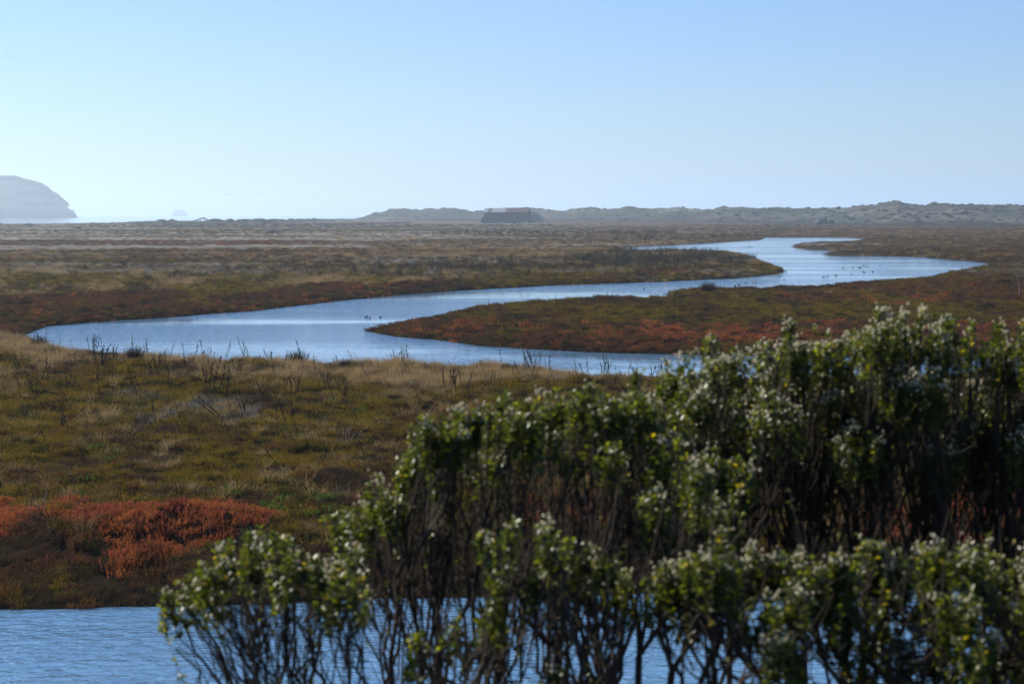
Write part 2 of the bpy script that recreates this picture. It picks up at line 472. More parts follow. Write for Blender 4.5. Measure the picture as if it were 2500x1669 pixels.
def mixture(x, y):
    """weights of the six plant kinds at ground points"""
    qx, qy = to_px(x, y, 0.35)
    k = np.clip((qy - HOR) * .045, .6, 14)
    wob = fbm(x / (2.5 + y * .012), y / (2.5 + y * .05), 41, 3)
    wob2 = fbm(x / (2.5 + y * .012) + 50, y / (2.5 + y * .05), 43, 3)
    calm = 1 - .75 * sstep(230, 330, y)
    qy2 = qy + k * wob * 1.6 * calm; qx2 = qx + 6 * k * wob2
    wts = np.tile(np.array([.5, .4, 0, .05, .05, 0.]), (len(x), 1))
    for poly, mix in Z:
        wts[inside(poly, qx2, qy2)] = mix
    ly = np.log(np.maximum(y, 30))
    streak = fbm(x / 110. + 9, ly * 55, 47, 2)
    left = sstep(230, 300, y) * (1 - sstep(-60, 140, x)) * (1 - sstep(1200, 1700, y))
    wts[:, STR] += 2.4 * left * sstep(.12, .34, streak)
    wts[:, BRN] += 1.5 * left * sstep(.28, .42, -streak)
    near = y < 34
    wts[near] = (.55, .35, 0, 0, .1, 0)
    # the kinds grow in patches rather than evenly mixed
    for s in range(6):
        sc = 1.1 + np.clip(y, 0, 900) * .012
        patch = fbm(x / sc + s * 31.7, y / (sc * 1.6) + s * 11.3, 60 + s, 2)
        band = fbm(x / 170. + s * 7.7, np.log(np.maximum(y, 30)) * 34 + s * 11.3, 66 + s, 2)
        fw = sstep(200, 320, y)
        wts[:, s] *= np.exp(3.2 * patch * (1 - fw) + (1.0 * patch + 1.6 * band) * fw)
    wts /= wts.sum(1, keepdims=True) + 1e-9
    return wts

# ------------------------------------------------------------------ the ground, one sheet
rows = np.concatenate([np.array([-60, -30, -12, -4, 0]), np.linspace(1.5, 30, 40), np.exp(np.linspace(math.log(31), math.log(160), 520)), np.exp(np.linspace(math.log(161), math.log(3600), 230))])
a_in = np.linspace(-.285, .285, 430)
a_out = np.tan(np.linspace(math.atan(.30), R(62), 26))
cols = np.concatenate([-a_out[::-1], a_in, a_out])
GY, GX = np.meshgrid(rows, cols, indexing='ij')
GX = GX * np.maximum(GY, 14)
gx, gy = GX.ravel(), GY.ravel()
gd = shore(gx, gy)
gz = height(gx, gy, gd)
# the marsh ends at the shore of the sea: the sheet dips under it far out
g_px = 1250 + F * gx / np.maximum(gy, 1)
shore_y = np.interp(g_px, [-4000, 620, 900, 6000], [1560, 1580, 2850, 2850])
gz = np.where(gy > shore_y, gz - (gy - shore_y) * .04, gz)
nr, nc = GX.shape
idx = np.arange(nr * nc).reshape(nr, nc)
faces = np.stack([idx[:-1, :-1], idx[:-1, 1:], idx[1:, 1:], idx[1:, :-1]], -1).reshape(-1, 4)
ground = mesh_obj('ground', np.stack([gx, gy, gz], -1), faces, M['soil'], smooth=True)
gm = mixture(gx, gy)
gc = gm @ BASECOL
wet = np.exp(-np.clip(gd, 0, None) / (.5 + gy * .004))
gc = gc * (1 - .6 * wet[:, None]) + np.array([.030, .024, .018]) * (.6 * wet[:, None])
gc = gc * (.32 + .80 * sstep(200, 700, gy))[:, None]  # shade among the near plants painted into the ground colour, fading out with distance
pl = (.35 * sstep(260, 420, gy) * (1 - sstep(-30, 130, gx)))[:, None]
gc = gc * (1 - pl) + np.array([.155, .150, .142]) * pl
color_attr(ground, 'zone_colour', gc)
tag(ground, kind='structure')

def sheet(name, x0, x1, y0, y1, z, mat):
    o = mesh_obj(name, [(x0, y0, z), (x1, y0, z), (x1, y1, z), (x0, y1, z)], [(0, 1, 2, 3)], mat)
    return tag(o, kind='structure')
sheet('creek_water', -400, 400, 10, 1100, 0.0, M['water'])
sheet('sea', -14000, 14000, 1590, 23000, -0.2, M['sea'])

# ------------------------------------------------------------------ dunes along the sea
crest = np.array([(-3000, 552), (-900, 552), (0, 549), (120, 547), (200, 544.5), (300, 543.5), (400, 541.5), (520, 540), (640, 537), (760, 536), (870, 534), (920, 521), (935, 522), (958, 512), (985, 517), (1005, 519), (1020, 518), (1050, 509), (1066, 511), (1080, 507), (1100, 507), (1130, 511), (1160, 517),
  (1250, 511), (1300, 511), (1320, 515), (1350, 516), (1386, 517), (1425, 511), (1478, 512), (1540, 510), (1578, 512), (1635, 508), (1674, 510), (1731, 513), (1753, 510), (1811, 506), (1849, 509), (1906, 508), (1964, 511), (2014, 509),
  (2060, 511), (2087, 507), (2110, 503), (2155, 499), (2178, 495), (2190, 491), (2202, 495), (2225, 500), (2259, 507), (2309, 504), (2336, 503), (2393, 507), (2443, 507), (2500, 508), (2800, 502), (3300, 510), (5500, 515)], float)
dpx = np.concatenate([np.linspace(-3000, -200, 40), np.linspace(-195, 2700, 1000), np.linspace(2720, 5500, 50)])
cpy = np.interp(dpx, crest[:, 0], crest[:, 1])
Dc = np.interp(dpx, [-3000, 640, 900, 1300, 1900, 2200, 5500], [1500, 1500, 2700, 2550, 2000, 1700, 1500])
dr = np.concatenate([np.linspace(-1, 0, 70), np.linspace(.03, 1, 24)])
run = np.interp(dpx, [-3000, 860, 1000, 2000, 5500], [150, 200, 420, 480, 480])
DR, DP = np.meshgrid(dr, np.arange(len(dpx)), indexing='ij')
dist = Dc[DP] + DR * run[DP]
dx_ = (dpx[DP] - 1250) / F * dist
Hc = 8 - (cpy - HOR) / F * Dc
prof = np.where(DR < 0, sstep(-1.0, .05, DR) ** .8, 1 - sstep(0, 1, DR))
lump = fbm(dx_ / 45., dist / 60., 71, 4)
lump2 = fbm(dx_ / 9., dist / 12., 75, 2)
big = np.clip(Hc[DP] / 8., .1, 1.3)
zz = .2 + (Hc[DP] - .2) * prof + (lump * 4.6 + lump2 * 1.7) * big * np.clip(prof * 3, 0, 1) * np.where(DR > -.04, .30, 1.0)
zz = np.where(DR <= -.999, -.6, zz)
nr, nc = DR.shape
idx = np.arange(nr * nc).reshape(nr, nc)
faces = np.stack([idx[:-1, :-1], idx[:-1, 1:], idx[1:, 1:], idx[1:, :-1]], -1).reshape(-1, 4)
dunes = mesh_obj('dunes', np.stack([dx_.ravel(), dist.ravel(), zz.ravel()], -1), faces, M['soil'], smooth=True)
sandy = sstep(-.1, .5, fbm(dx_ / 60., dist / 80., 79, 4)).ravel()[:, None]
dcol = np.array([.062, .068, .058]) * (1 - sandy) + np.array([.125, .125, .108]) * sandy
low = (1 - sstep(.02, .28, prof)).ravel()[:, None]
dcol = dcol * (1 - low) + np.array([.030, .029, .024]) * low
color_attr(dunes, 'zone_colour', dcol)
tag(dunes, kind='structure')
DUNE_PTS = np.stack([dx_, dist, zz], -1)

# ------------------------------------------------------------------ headland and sea stack
hp = np.array([(-2600, 470), (-1500, 452), (-900, 440), (-400, 428), (-100, 432), (0, 439), (40, 437), (60, 444), (85, 450), (100, 454), (115, 462), (120, 469), (130, 476), (140, 481), (150, 491), (165, 503), (172, 511), (182, 514), (190, 528), (198, 537), (210, 543), (225, 546)], float)
hx = np.concatenate([np.linspace(-2600, -150, 60), np.linspace(-145, 225, 260)])
hpy = np.interp(hx, hp[:, 0], hp[:, 1])
hr = np.linspace(-1, 1, 60)
HR, HP = np.meshgrid(hr, np.arange(len(hx)), indexing='ij')
hdist = 5400 + HR * 540
hz = (8 - (hpy[HP] - HOR) / F * 5400)
hprof = np.where(HR < 0, .25 + .75 * sstep(-1.0, 0, HR) , 1 - .9 * sstep(0, 1, HR))
hxx = (hx[HP] - 1250) / F * hdist
hzz = np.maximum(hz, -1) * hprof + fbm(hxx / 90., hdist / 90., 91, 4) * 14 * np.clip(hz / 60, 0, 1) * np.clip(-HR * 4, 0, 1)
hzz[0] = -2; hzz[-1] = -2
nr, nc = HR.shape
idx = np.arange(nr * nc).reshape(nr, nc)
faces = np.stack([idx[:-1, :-1], idx[:-1, 1:], idx[1:, 1:], idx[1:, :-1]], -1).reshape(-1, 4)
headland = mesh_obj('headland', np.stack([hxx.ravel(), hdist.ravel(), hzz.ravel()], -1), faces, M['soil'], smooth=True)
hc = np.where((fbm(hxx / 190., hzz / 22., 95, 3) > .05).ravel()[:, None], np.array([.085, .08, .07]), np.array([.03, .038, .03]))
color_attr(headland, 'zone_colour', hc)
tag(headland, kind='structure')

M['rock'] = simple_mat('rock', (.10, .09, .08), 0.9, 0.4, 0.05)
v = []; f = []
lv = [(0, 1.0), (.12, .96), (.35, .86), (.6, .70), (.85, .50), (.97, .36), (1.0, .2)]
sc_ = at_depth(439, 548, 12500); top_z = at_depth(439, 511.5, 12500)[2]
for h_, r_ in lv:
    for j in range(14):
        a = 2 * math.pi * j / 14
        rr = 54 * r_ * (1 + .10 * math.sin(3 * a + h_ * 5) + .05 * random.uniform(-1, 1))
        v.append((rr * math.cos(a), rr * math.sin(a), h_ * (top_z + 1)))
for i in range(len(lv) - 1):
    for j in range(14):
        a0 = i * 14 + j; a1 = i * 14 + (j + 1) % 14
        f.append((a0, a1, a1 + 14, a0 + 14))
f.append(tuple(range(len(v) - 14, len(v))))
st = mesh_obj('sea_stack', v, f, M['rock'], loc=(sc_[0], sc_[1], -1.0))
tag(st, 'pale flat-topped sea stack standing alone in the fog right of the headland', 'sea stack')

# ------------------------------------------------------------------ small plants, spread by geometry nodes
def blades(n, rad, h0, h1, wid, lean, curl, seed, segs=2, bushy=0):
    r_ = np.random.default_rng(seed)
    V = []; Fc = []
    for k in range(n):
        a = r_.uniform(0, 2 * math.pi); q = rad * math.sqrt(r_.uniform())
        b = np.array([q * math.cos(a), q * math.sin(a), -.03])
        h = r_.uniform(h0, h1) * (1 - .35 * (q / max(rad, 1e-6)) ** 2)
        out = np.array([math.cos(a), math.sin(a), 0]) * lean * (q / max(rad, 1e-6)) + r_.normal(0, lean * .45, 3) * (1, 1, 0)
        yaw = r_.uniform(0, math.pi)
        side = np.array([math.cos(yaw), math.sin(yaw), 0])
        pts = []
        for s in range(segs + 1):
            u = s / segs
            pts.append(b + np.array([0, 0, h * u * (1 - curl * u * .35)]) + out * h * (u + curl * u * u))
        base = len(V)
        for s, p_ in enumerate(pts):
            ww = wid * (1 - .75 * s / segs)
            V += [p_ - side * ww / 2, p_ + side * ww / 2]
        for s in range(segs):
            i = base + 2 * s
            Fc.append((i, i + 1, i + 3, i + 2))
        for _ in range(bushy):
            u = r_.uniform(.35, .95)
            p0 = pts[0] * (1 - u) + pts[-1] * u
            dv = np.array([r_.normal(0, .6), r_.normal(0, .6), r_.uniform(.5, 1.1)]); dv *= h * r_.uniform(.2, .38) / np.linalg.norm(dv)
            yw = r_.uniform(0, math.pi); sd = np.array([math.cos(yw), math.sin(yw), 0]) * wid * .5
            i = len(V)
            V += [p0 - sd, p0 + sd, p0 + dv + sd * .5, p0 + dv - sd * .5]
            Fc.append((i, i + 1, i + 2, i + 3))
    return np.array(V), Fc

def proto(name, vf, mat):
    me = bpy.data.meshes.new(name)
    me.from_pydata([tuple(p_) for p_ in vf[0]], [], vf[1])
    me.materials.append(mat)
    return bpy.data.objects.new(name, me)

def scatter(name, protos, pts, rot, scl, variant, label, cat, tilt=None):
    """a point per plant; geometry nodes put one of the small meshes on each"""
    me = bpy.data.meshes.new(name)
    n = len(pts)
    me.vertices.add(n)
    me.vertices.foreach_set('co', np.asarray(pts, np.float32).ravel())
    e = np.zeros((n, 3), np.float32); e[:, 2] = rot
    if tilt is not None:
        e[:, :2] = tilt
    for nm, tp, val in (('turn', 'FLOAT_VECTOR', e.ravel()), ('size', 'FLOAT_VECTOR', np.asarray(scl, np.float32).ravel()), ('variant', 'INT', np.asarray(variant, np.int32))):
        a = me.attributes.new(nm, tp, 'POINT')
        a.data.foreach_set('value' if tp == 'INT' else 'vector', val)
    ob = bpy.data.objects.new(name, me)
    COL.objects.link(ob)
    ng = bpy.data.node_groups.new(name + '_spread', 'GeometryNodeTree')
    ng.interface.new_socket('Geometry', in_out='INPUT', socket_type='NodeSocketGeometry')
    ng.interface.new_socket('Geometry', in_out='OUTPUT', socket_type='NodeSocketGeometry')
    gi = ng.nodes.new('NodeGroupInput'); go = ng.nodes.new('NodeGroupOutput')
    inst = ng.nodes.new('GeometryNodeInstanceOnPoints')
    join = ng.nodes.new('GeometryNodeJoinGeometry')
    g2i = ng.nodes.new('GeometryNodeGeometryToInstance')
    for pr in reversed(protos):
        oi = ng.nodes.new('GeometryNodeObjectInfo')
        oi.inputs['Object'].default_value = pr
        oi.inputs['As Instance'].default_value = True
        ng.links.new(oi.outputs['Geometry'], g2i.inputs[0])
    def named(nm, tp):
        q = ng.nodes.new('GeometryNodeInputNamedAttribute'); q.data_type = tp
        q.inputs['Name'].default_value = nm
        return q.outputs['Attribute']
    m2p = ng.nodes.new('GeometryNodeMeshToPoints')
    ng.links.new(gi.outputs[0], m2p.inputs[0])
    ng.links.new(m2p.outputs[0], inst.inputs['Points'])
    ng.links.new(g2i.outputs[0], inst.inputs['Instance'])
    inst.inputs['Pick Instance'].default_value = True
    ng.links.new(named('variant', 'INT'), inst.inputs['Instance Index'])
    e2r = ng.nodes.new('FunctionNodeEulerToRotation')
    ng.links.new(named('turn', 'FLOAT_VECTOR'), e2r.inputs[0])
    ng.links.new(e2r.outputs[0], inst.inputs['Rotation'])
    ng.links.new(named('size', 'FLOAT_VECTOR'), inst.inputs['Scale'])
    ng.links.new(inst.outputs[0], go.inputs[0])
    md = ob.modifiers.new('spread', 'NODES')
    md.node_group = ng
    tag(ob, label, cat, kind='stuff')
    return ob

PR = {}
PR[OLI] = [proto('olive_tuft', blades(34, .20, .10, .24, .017, .35, .25, 100 + k, 2, 2), M['olive']) for k in range(3)]
PR[BRN] = [proto('brown_tuft', blades(34, .20, .10, .25, .017, .4, .25, 110 + k, 2, 2), M['brown']) for k in range(3)]
PR[RED] = [proto('red_tuft', blades(34, .19, .12, .26, .018, .35, .15, 120 + k, 1, 4), M['red']) for k in range(3)]
PR[RUS] = [proto('rust_tuft', blades(34, .20, .12, .26, .018, .35, .2, 130 + k, 1, 4), M['rust']) for k in range(3)]
PR[DRY] = [proto('dry_tuft', blades(54, .16, .24, .52, .008, .5, .5, 140 + k, 3), M['dry']) for k in range(3)]
PR[STR] = [proto('straw_tuft', blades(22, .22, .12, .34, .007, .8, .6, 150 + k, 3), M['straw']) for k in range(3)]

def sow(y0, y1, dens, size, spread=.40):
    n = int(spread * (y1 * y1 - y0 * y0) * dens)
    y = np.sqrt(rng.uniform(y0 * y0, y1 * y1, n))
    x = rng.uniform(-spread, spread, n) * y
    d = shore(x, y)
    ok = d > -.05
    x, y, d = x[ok], y[ok], d[ok]
    return x, y, d, np.full(len(x), size)
parts_ = [sow(36, 70, 22, 1.0), sow(70, 125, 12, 1.2), sow(125, 230, 4.0, 1.7), sow(230, 420, 1.2, 2.4, .37), sow(420, 760, .36, 3.4, .35), sow(760, 1250, .08, 4.6, .35)]
px_ = np.concatenate([q[0] for q in parts_]); py_ = np.concatenate([q[1] for q in parts_]); pd_ = np.concatenate([q[2] for q in parts_]); ps_ = np.concatenate([q[3] for q in parts_])
pz_ = height(px_, py_, pd_)
mixw = mixture(px_, py_)
cum = np.cumsum(mixw, 1)
kind_ = (rng.uniform(size=len(px_))[:, None] > cum).sum(1).clip(0, 5)
vig = .62 + .70 * vnoise(px_ / .9, py_ / .9, 81) * rng.uniform(.6, 1.4, len(px_))
vig *= np.clip(.7 + pd_ / 4, .7, 1)
names = {OLI: ('marsh_grass', 'olive green marsh grass and pickleweed covering the flats', 'grass'), BRN: ('brown_pickleweed', 'dull brown pickleweed over the marsh and on the muddy banks', 'pickleweed'),
         RED: ('red_pickleweed', 'bright red pickleweed in low patches on the marsh', 'pickleweed'), RUS: ('rust_pickleweed', 'rust coloured pickleweed along the river banks', 'pickleweed'),
         DRY: ('dry_grass', 'tan dry grass along the near river bank', 'grass'), STR: ('pale_straw', 'pale bleached straw lying over the marsh', 'straw')}
for s in range(6):
    q = kind_ == s
    n = int(q.sum())
    hz_ = np.where(ps_[q] > 3, .26, np.where(ps_[q] > 1.5, 1 / np.sqrt(ps_[q] / 1.2), 1.0))
    sz = np.stack([ps_[q] * vig[q], ps_[q] * vig[q], ps_[q] * vig[q] * hz_], -1)
    tilt = rng.normal(0, .12, (n, 2))
    scatter(names[s][0], PR[s], np.stack([px_[q], py_[q], pz_[q] - .01], -1), rng.uniform(0, 6.28, n), sz, rng.integers(0, 3, n), names[s][1], names[s][2], tilt)

def poly_points(poly, n, zref=.4):
    poly = np.array(poly, float)
    out = []
    while sum(len(o) for o in out) < n:
        qx = rng.uniform(poly[:, 0].min(), poly[:, 0].max(), n * 3); qy = rng.uniform(poly[:, 1].min(), poly[:, 1].max(), n * 3)
        k = inside(poly, qx, qy)
        x, y = on_ground(qx[k], qy[k], zref)
        d = shore(x, y)
        out.append(np.stack([x[d > .3], y[d > .3]], -1))
    q = np.concatenate(out)[:n]
    return q[:, 0], q[:, 1]

# rushes
rush_pr = [proto('rush_tuft', blades(20, .40, .7, 1.6, .040, .18, .15, 160 + k, 2, 1), M['rush']) for k in range(4)]
rx, ry = [], []
for poly, n in (([(1500, 612), (1740, 612), (1760, 640), (1700, 652), (1480, 655), (1400, 640)], 620), ([(1050, 640), (1500, 632), (1500, 660), (1050, 668)], 150), ([(900, 640), (1100, 640), (1100, 672), (850, 676)], 60),
                ([(1740, 618), (1850, 632), (1850, 640), (1740, 645)], 60), ([(650, 655), (900, 648), (900, 680), (650, 690)], 50), ([(1100, 565), (1650, 566), (1650, 574), (1000, 574)], 300), ([(0, 567), (700, 565), (700, 573), (0, 574)], 120), ([(1500, 578), (1850, 573), (1850, 579), (1500, 586)], 90)):
    a, b = poly_points(poly, n); rx.append(a); ry.append(b)
rx = np.concatenate(rx); ry = np.concatenate(ry)
n = len(rx)
sz = rng.uniform(.6, 1.15, n); far = np.clip(ry / 400, 1, 2.6)
scatter('rush_bed', rush_pr, np.stack([rx, ry, height(rx, ry)], -1), rng.uniform(0, 6.28, n), np.stack([sz * far, sz * far, sz], -1), rng.integers(0, 4, n), 'dark dry rushes standing in thin rows on the far river banks', 'rushes', np.stack([np.full(n, 0.0), rng.normal(-.15, .12, n)], -1))

# bright green sprouts
sp_pr = [proto('sprout', blades(26, .22, .06, .16, .035, .6, .3, 170 + k, 1, 2), M['sprout']) for k in range(2)]
sx, sy = [], []
for cx, cyy, n, r_ in ((530, 1210, 14, 26), (560, 1225, 16, 34), (240, 1120, 8, 22), (870, 1000, 8, 16), (900, 1082, 8, 22), (250, 1112, 6, 20), (700, 1225, 12, 40), (800, 1240, 8, 40), (215, 1195, 6, 20), (845, 975, 8, 25), (712, 1070, 6, 14), (620, 1235, 8, 60)):
    q = rng.normal(0, 1, (n, 2)) * (r_, r_ * .35)
    a, b = on_ground(cx + q[:, 0], cyy + q[:, 1], .4); sx.append(a); sy.append(b)
sx = np.concatenate(sx); sy = np.concatenate(sy); n = len(sx)
sz = rng.uniform(.6, 1.2, n)
scatter('green_sprouts', sp_pr, np.stack([sx, sy, height(sx, sy) + .08], -1), rng.uniform(0, 6.28, n), np.stack([sz] * 3, -1), rng.integers(0, 2, n), 'bright green leafy sprouts dotted about the near marsh', 'sprouts')

st_pr = [proto('straw', blades(2, .05, .25, .5, .012, .9, .9, 190 + k, 4), M['straw']) for k in range(4)]
q0 = sow(44, 118, .42, 1.0)
pk = rng.uniform(size=len(q0[0])) < .25 + .9 * np.clip(fbm(q0[0] / 4., q0[1] / 4., 87, 2), 0, 1)
sx, sy = q0[0][pk], q0[1][pk]; n = len(sx); sz = rng.uniform(.6, 1.3, n)
scatter('bleached_stems', st_pr, np.stack([sx, sy, height(sx, sy) + .10], -1), rng.uniform(0, 6.28, n), np.stack([sz] * 3, -1), rng.integers(0, 4, n), 'bleached bent grass stems lying over the near marsh', 'grass stems', rng.normal(0, .5, (n, 2)))

# scrub on the dunes and the far shore strip
def blob_leaves(n, seed):
    r_ = np.random.default_rng(seed)
    d = r_.normal(0, 1, (n, 3)); d /= np.linalg.norm(d, axis=1, keepdims=True); d[:, 2] = np.abs(d[:, 2])
    rr = r_.uniform(.55, 1.0, n)[:, None]
    c = d * rr * (1, 1, .62)
    V = []; Fc = []
    for k in range(n):
        t1 = np.cross(d[k], r_.normal(0, 1, 3)); t1 /= np.linalg.norm(t1); t2 = np.cross(d[k] + r_.normal(0, .3, 3), t1)
        s = r_.uniform(.16, .30); i = len(V)
        V += [c[k] - t1 * s, c[k] - t2 * s * .7, c[k] + t1 * s, c[k] + t2 * s * .7]
        Fc.append((i, i + 1, i + 2, i + 3))
    return np.array(V), Fc
scr_pr = [proto('scrub_bush', blob_leaves(70, 180 + k), M['scrub']) for k in range(3)]
flat = DUNE_PTS[4:72].reshape(-1, 3)
n = 9000
pick = rng.integers(0, len(flat), n)
P = flat[pick] + rng.normal(0, 1.5, (n, 3)) * (1, 1, 0)
keep = fbm(P[:, 0] / 30., P[:, 1] / 40., 83, 3) > -.25
P = P[keep]; n = len(P)
sz = (.6 + 2.6 * rng.uniform(size=n) ** 2.5) * np.where(P[:, 2] < 3, .6, 1.0) * (.7 + .6 * vnoise(P[:, 0] / 70., P[:, 1] / 70., 89))
scatter('dune_scrub', scr_pr, P - (0, 0, .25), rng.uniform(0, 6.28, n), np.stack([sz, sz, sz * .8], -1), rng.integers(0, 3, n), 'grey green scrub and beach grass covering the dunes', 'scrub')

# scrub line along the far left shore and across the far flats
qx = rng.uniform(-200, 1000, 1700); D_ = rng.uniform(1400, 1560, 1700)
P = at_depth(qx, 545, D_); P[:, 2] = np.where(qx < 640, .2, .2 + (qx - 640) * .004) + .5 * fbm(P[:, 0] / 60., P[:, 1] / 60., 85, 2)
sz = rng.uniform(.3, .75, 1700) * (.5 + 1.0 * vnoise(P[:, 0] / 35., P[:, 1] / 90., 86))
qx = rng.uniform(-200, 2700, 1500); D2 = np.exp(rng.normal(math.log(1330), .05, 1500))
P2 = at_depth(qx, 545, D2); P2[:, 2] = height(P2[:, 0], P2[:, 1]); keep = vnoise(P2[:, 0] / 60., P2[:, 1] / 90., 88) > .42
P2 = P2[keep]; sz2 = rng.uniform(.5, 1.2, len(P2))
P = np.concatenate([P, P2]); sz = np.concatenate([sz, sz2]); n = len(P)
dk_pr = [proto('dark_scrub_bush', blob_leaves(60, 184 + k), M['rush']) for k in range(2)]
scatter('shore_scrub', dk_pr, P, rng.uniform(0, 6.28, n), np.stack([sz * 1.5, sz * 1.5, sz], -1), rng.integers(0, 2, n), 'dark low scrub in broken lines along the far shore', 'scrub')

# wood along the top of the headland
flat = np.stack([hxx, hdist, hzz], -1)[24:31, 60:].reshape(-1, 3)
n = 2600
P = flat[rng.integers(0, len(flat), n)]
P = P[P[:, 2] > 34]; n = len(P)
sz = rng.uniform(5.5, 12.0, n)
scatter('headland_wood', scr_pr, P - (0, 0, 2.0), rng.uniform(0, 6.28, n), np.stack([sz, sz, sz * 1.6], -1), rng.integers(0, 3, n), 'wood of low trees along the crest of the hazy headland', 'wood')
#PART2
# ------------------------------------------------------------------ air
hm = bpy.data.materials.new('haze_air'); hm.use_nodes = True
hn = hm.node_tree.nodes; hn.clear()
ho = hn.new('ShaderNodeOutputMaterial'); hv = hn.new('ShaderNodeVolumePrincipled')
hv.inputs['Color'].default_value = (.78, .92, 1.0, 1)
hv.inputs['Density'].default_value = 0.00015
hv.inputs['Anisotropy'].default_value = 0.45
hm.node_tree.links.new(hv.outputs[0], ho.inputs['Volume'])
hb = MB(); hb.box(-16000, 16000, -400, 24000, -3.0, 190.0)
haze = hb.build('haze', hm)
tag(haze, kind='stuff')

# ------------------------------------------------------------------ old barn
def mats(**k):
    for n_, a in k.items():
        M[n_] = simple_mat(n_, *a)
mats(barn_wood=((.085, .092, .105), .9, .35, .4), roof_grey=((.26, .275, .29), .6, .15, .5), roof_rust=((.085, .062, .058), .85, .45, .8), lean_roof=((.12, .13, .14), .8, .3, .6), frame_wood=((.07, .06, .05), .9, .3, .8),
     pale_wood=((.24, .23, .21), .8, .2, .5), house_wall=((.09, .085, .08), .8, .2, .4), house_roof=((.06, .06, .065), .8, .2, .4), window_dark=((.02, .022, .025), .15, .1, 1.0), shrub_dark=((.04, .05, .025), .8, .4, .4), litter=((.5, .48, .42), .8, .2, 1.0))
BD = 1650.0
bx, by, _ = at_depth(1182, 545, BD)
m_px = BD / F
bz = 0.55
barn = empty('barn', (bx, by, bz), R(-9))
tag(barn, 'long derelict barn with patched grey and rusty roof standing before the dunes', 'barn')
Lh = 36.5; Wd = 15.0; He = 9.6; Hr = 12.6
def front_boards(x0, x1, z1, y, seed, gap=.12):
    r_ = random.Random(seed); mb = MB(); x = x0
    while x < x1:
        wb = r_.uniform(.8, 1.2)
        low = 0.0 if r_.random() > .30 else r_.uniform(.8, 2.4)
        mb.box(x, min(x + wb, x1), y - r_.uniform(.02, .1), y + .12, low, z1 - r_.uniform(0, .05))
        x += wb + (gap if r_.random() < .3 else .015)
    return mb
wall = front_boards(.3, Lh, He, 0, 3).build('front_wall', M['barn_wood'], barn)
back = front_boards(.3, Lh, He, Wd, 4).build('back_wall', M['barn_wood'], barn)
for gx_, nm in ((.15, 'gable_wall'), (Lh, 'gable_wall')):
    g = MB(); r_ = random.Random(5)
    yy = -.2
    while yy < Wd + .2:
        wy = 1.0; c_ = yy + wy / 2
        hh = He + (Hr - He) * max(0, 1 - abs(c_ - Wd / 2) / (Wd / 2))
        g.box(gx_ - .1, gx_ + .12, yy, yy + wy - .02, 0 if r_.random() > .2 else 1.2, hh - .15)
        yy += wy
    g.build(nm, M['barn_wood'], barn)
# the high door in the near gable and the low lean-to at its foot
d_ = MB(); d_.box(-.02, .04, 4.2, 6.4, 2.6, 8.8); d_.build('hay_door', M['pale_wood'], barn)
ln = MB()
ln.slab([(-2.6, .2, 3.6), (-2.6, Wd - 1, 3.6), (.05, Wd - 1, 6.2), (.05, .2, 6.2)], .15)
ln.build('lean_to_roof', M['lean_roof'], barn)
lw = MB(); r_ = random.Random(8); yy = .3
while yy < Wd - 1:
    lw.box(-2.5, -2.38, yy, yy + .95, 0, 3.55); yy += 1
xx = -2.35
while xx < 0:
    lw.box(xx, xx + .75, .28, .40, 0, 3.6 + (xx + 2.4) * .95); xx += .78
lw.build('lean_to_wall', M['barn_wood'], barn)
def rz_(y):
    return He + (Hr - He) * (1 - abs(y - Wd / 2) / (Wd / 2))
for x0, x1, mt, lb in ((-.6, 3.1, 'roof_grey', 'pale grey roof panel'), (3.13, 6.1, 'roof_rust', 'rusty roof panel'), (6.13, 17.8, 'roof_grey', 'long pale grey roof panel'), (17.83, 27.5, 'roof_rust', 'rust brown roof panel'), (27.53, Lh + .5, 'roof_rust', 'rust brown roof panel')):
    q = MB(); x = x0
    while x < x1 - .05:
        e = min(x + 1.2, x1)
        j = random.uniform(-.15, .15)
        q.slab([(x, -.7 + j, He - .28), (e - .03, -.7 + j, He - .28), (e - .03, Wd / 2, Hr + .08 + random.uniform(0, .05)), (x, Wd / 2, Hr + .08)], .1)
        x = e
    o = q.build('roof_panel', M[mt], barn); o['label'] = lb
q = MB(); q.slab([(-.6, Wd / 2 + .03, Hr + .08), (Lh + .5, Wd / 2 + .03, Hr + .08), (Lh + .5, Wd + .7, He - .28), (-.6, Wd + .7, He - .28)], .1); q.build('back_roof', M['roof_rust'], barn)
for k in range(14):
    rd = MB(); x = 18 + k * 1.35; rd.box(x, x + .8, Wd / 2 - .25, Wd / 2 + .25, Hr + .1, Hr + random.uniform(.3, .62))
    rd.build('ridge_cap', M['roof_rust'], barn)
for x, z, ww, hh in ((25.0, 5.3, .9, .55), (26.3, 5.4, .7, .4), (23.0, 3.9, 1.0, .4), (1.2, 2.6, .6, 1.0), (8.2, .9, .7, 1.0), (12.4, 1.3, 1.7, .4)):
    q = MB(); q.box(x, x + ww, -.16, -.11, z, z + hh); q.build('patch', M['pale_wood'], barn)
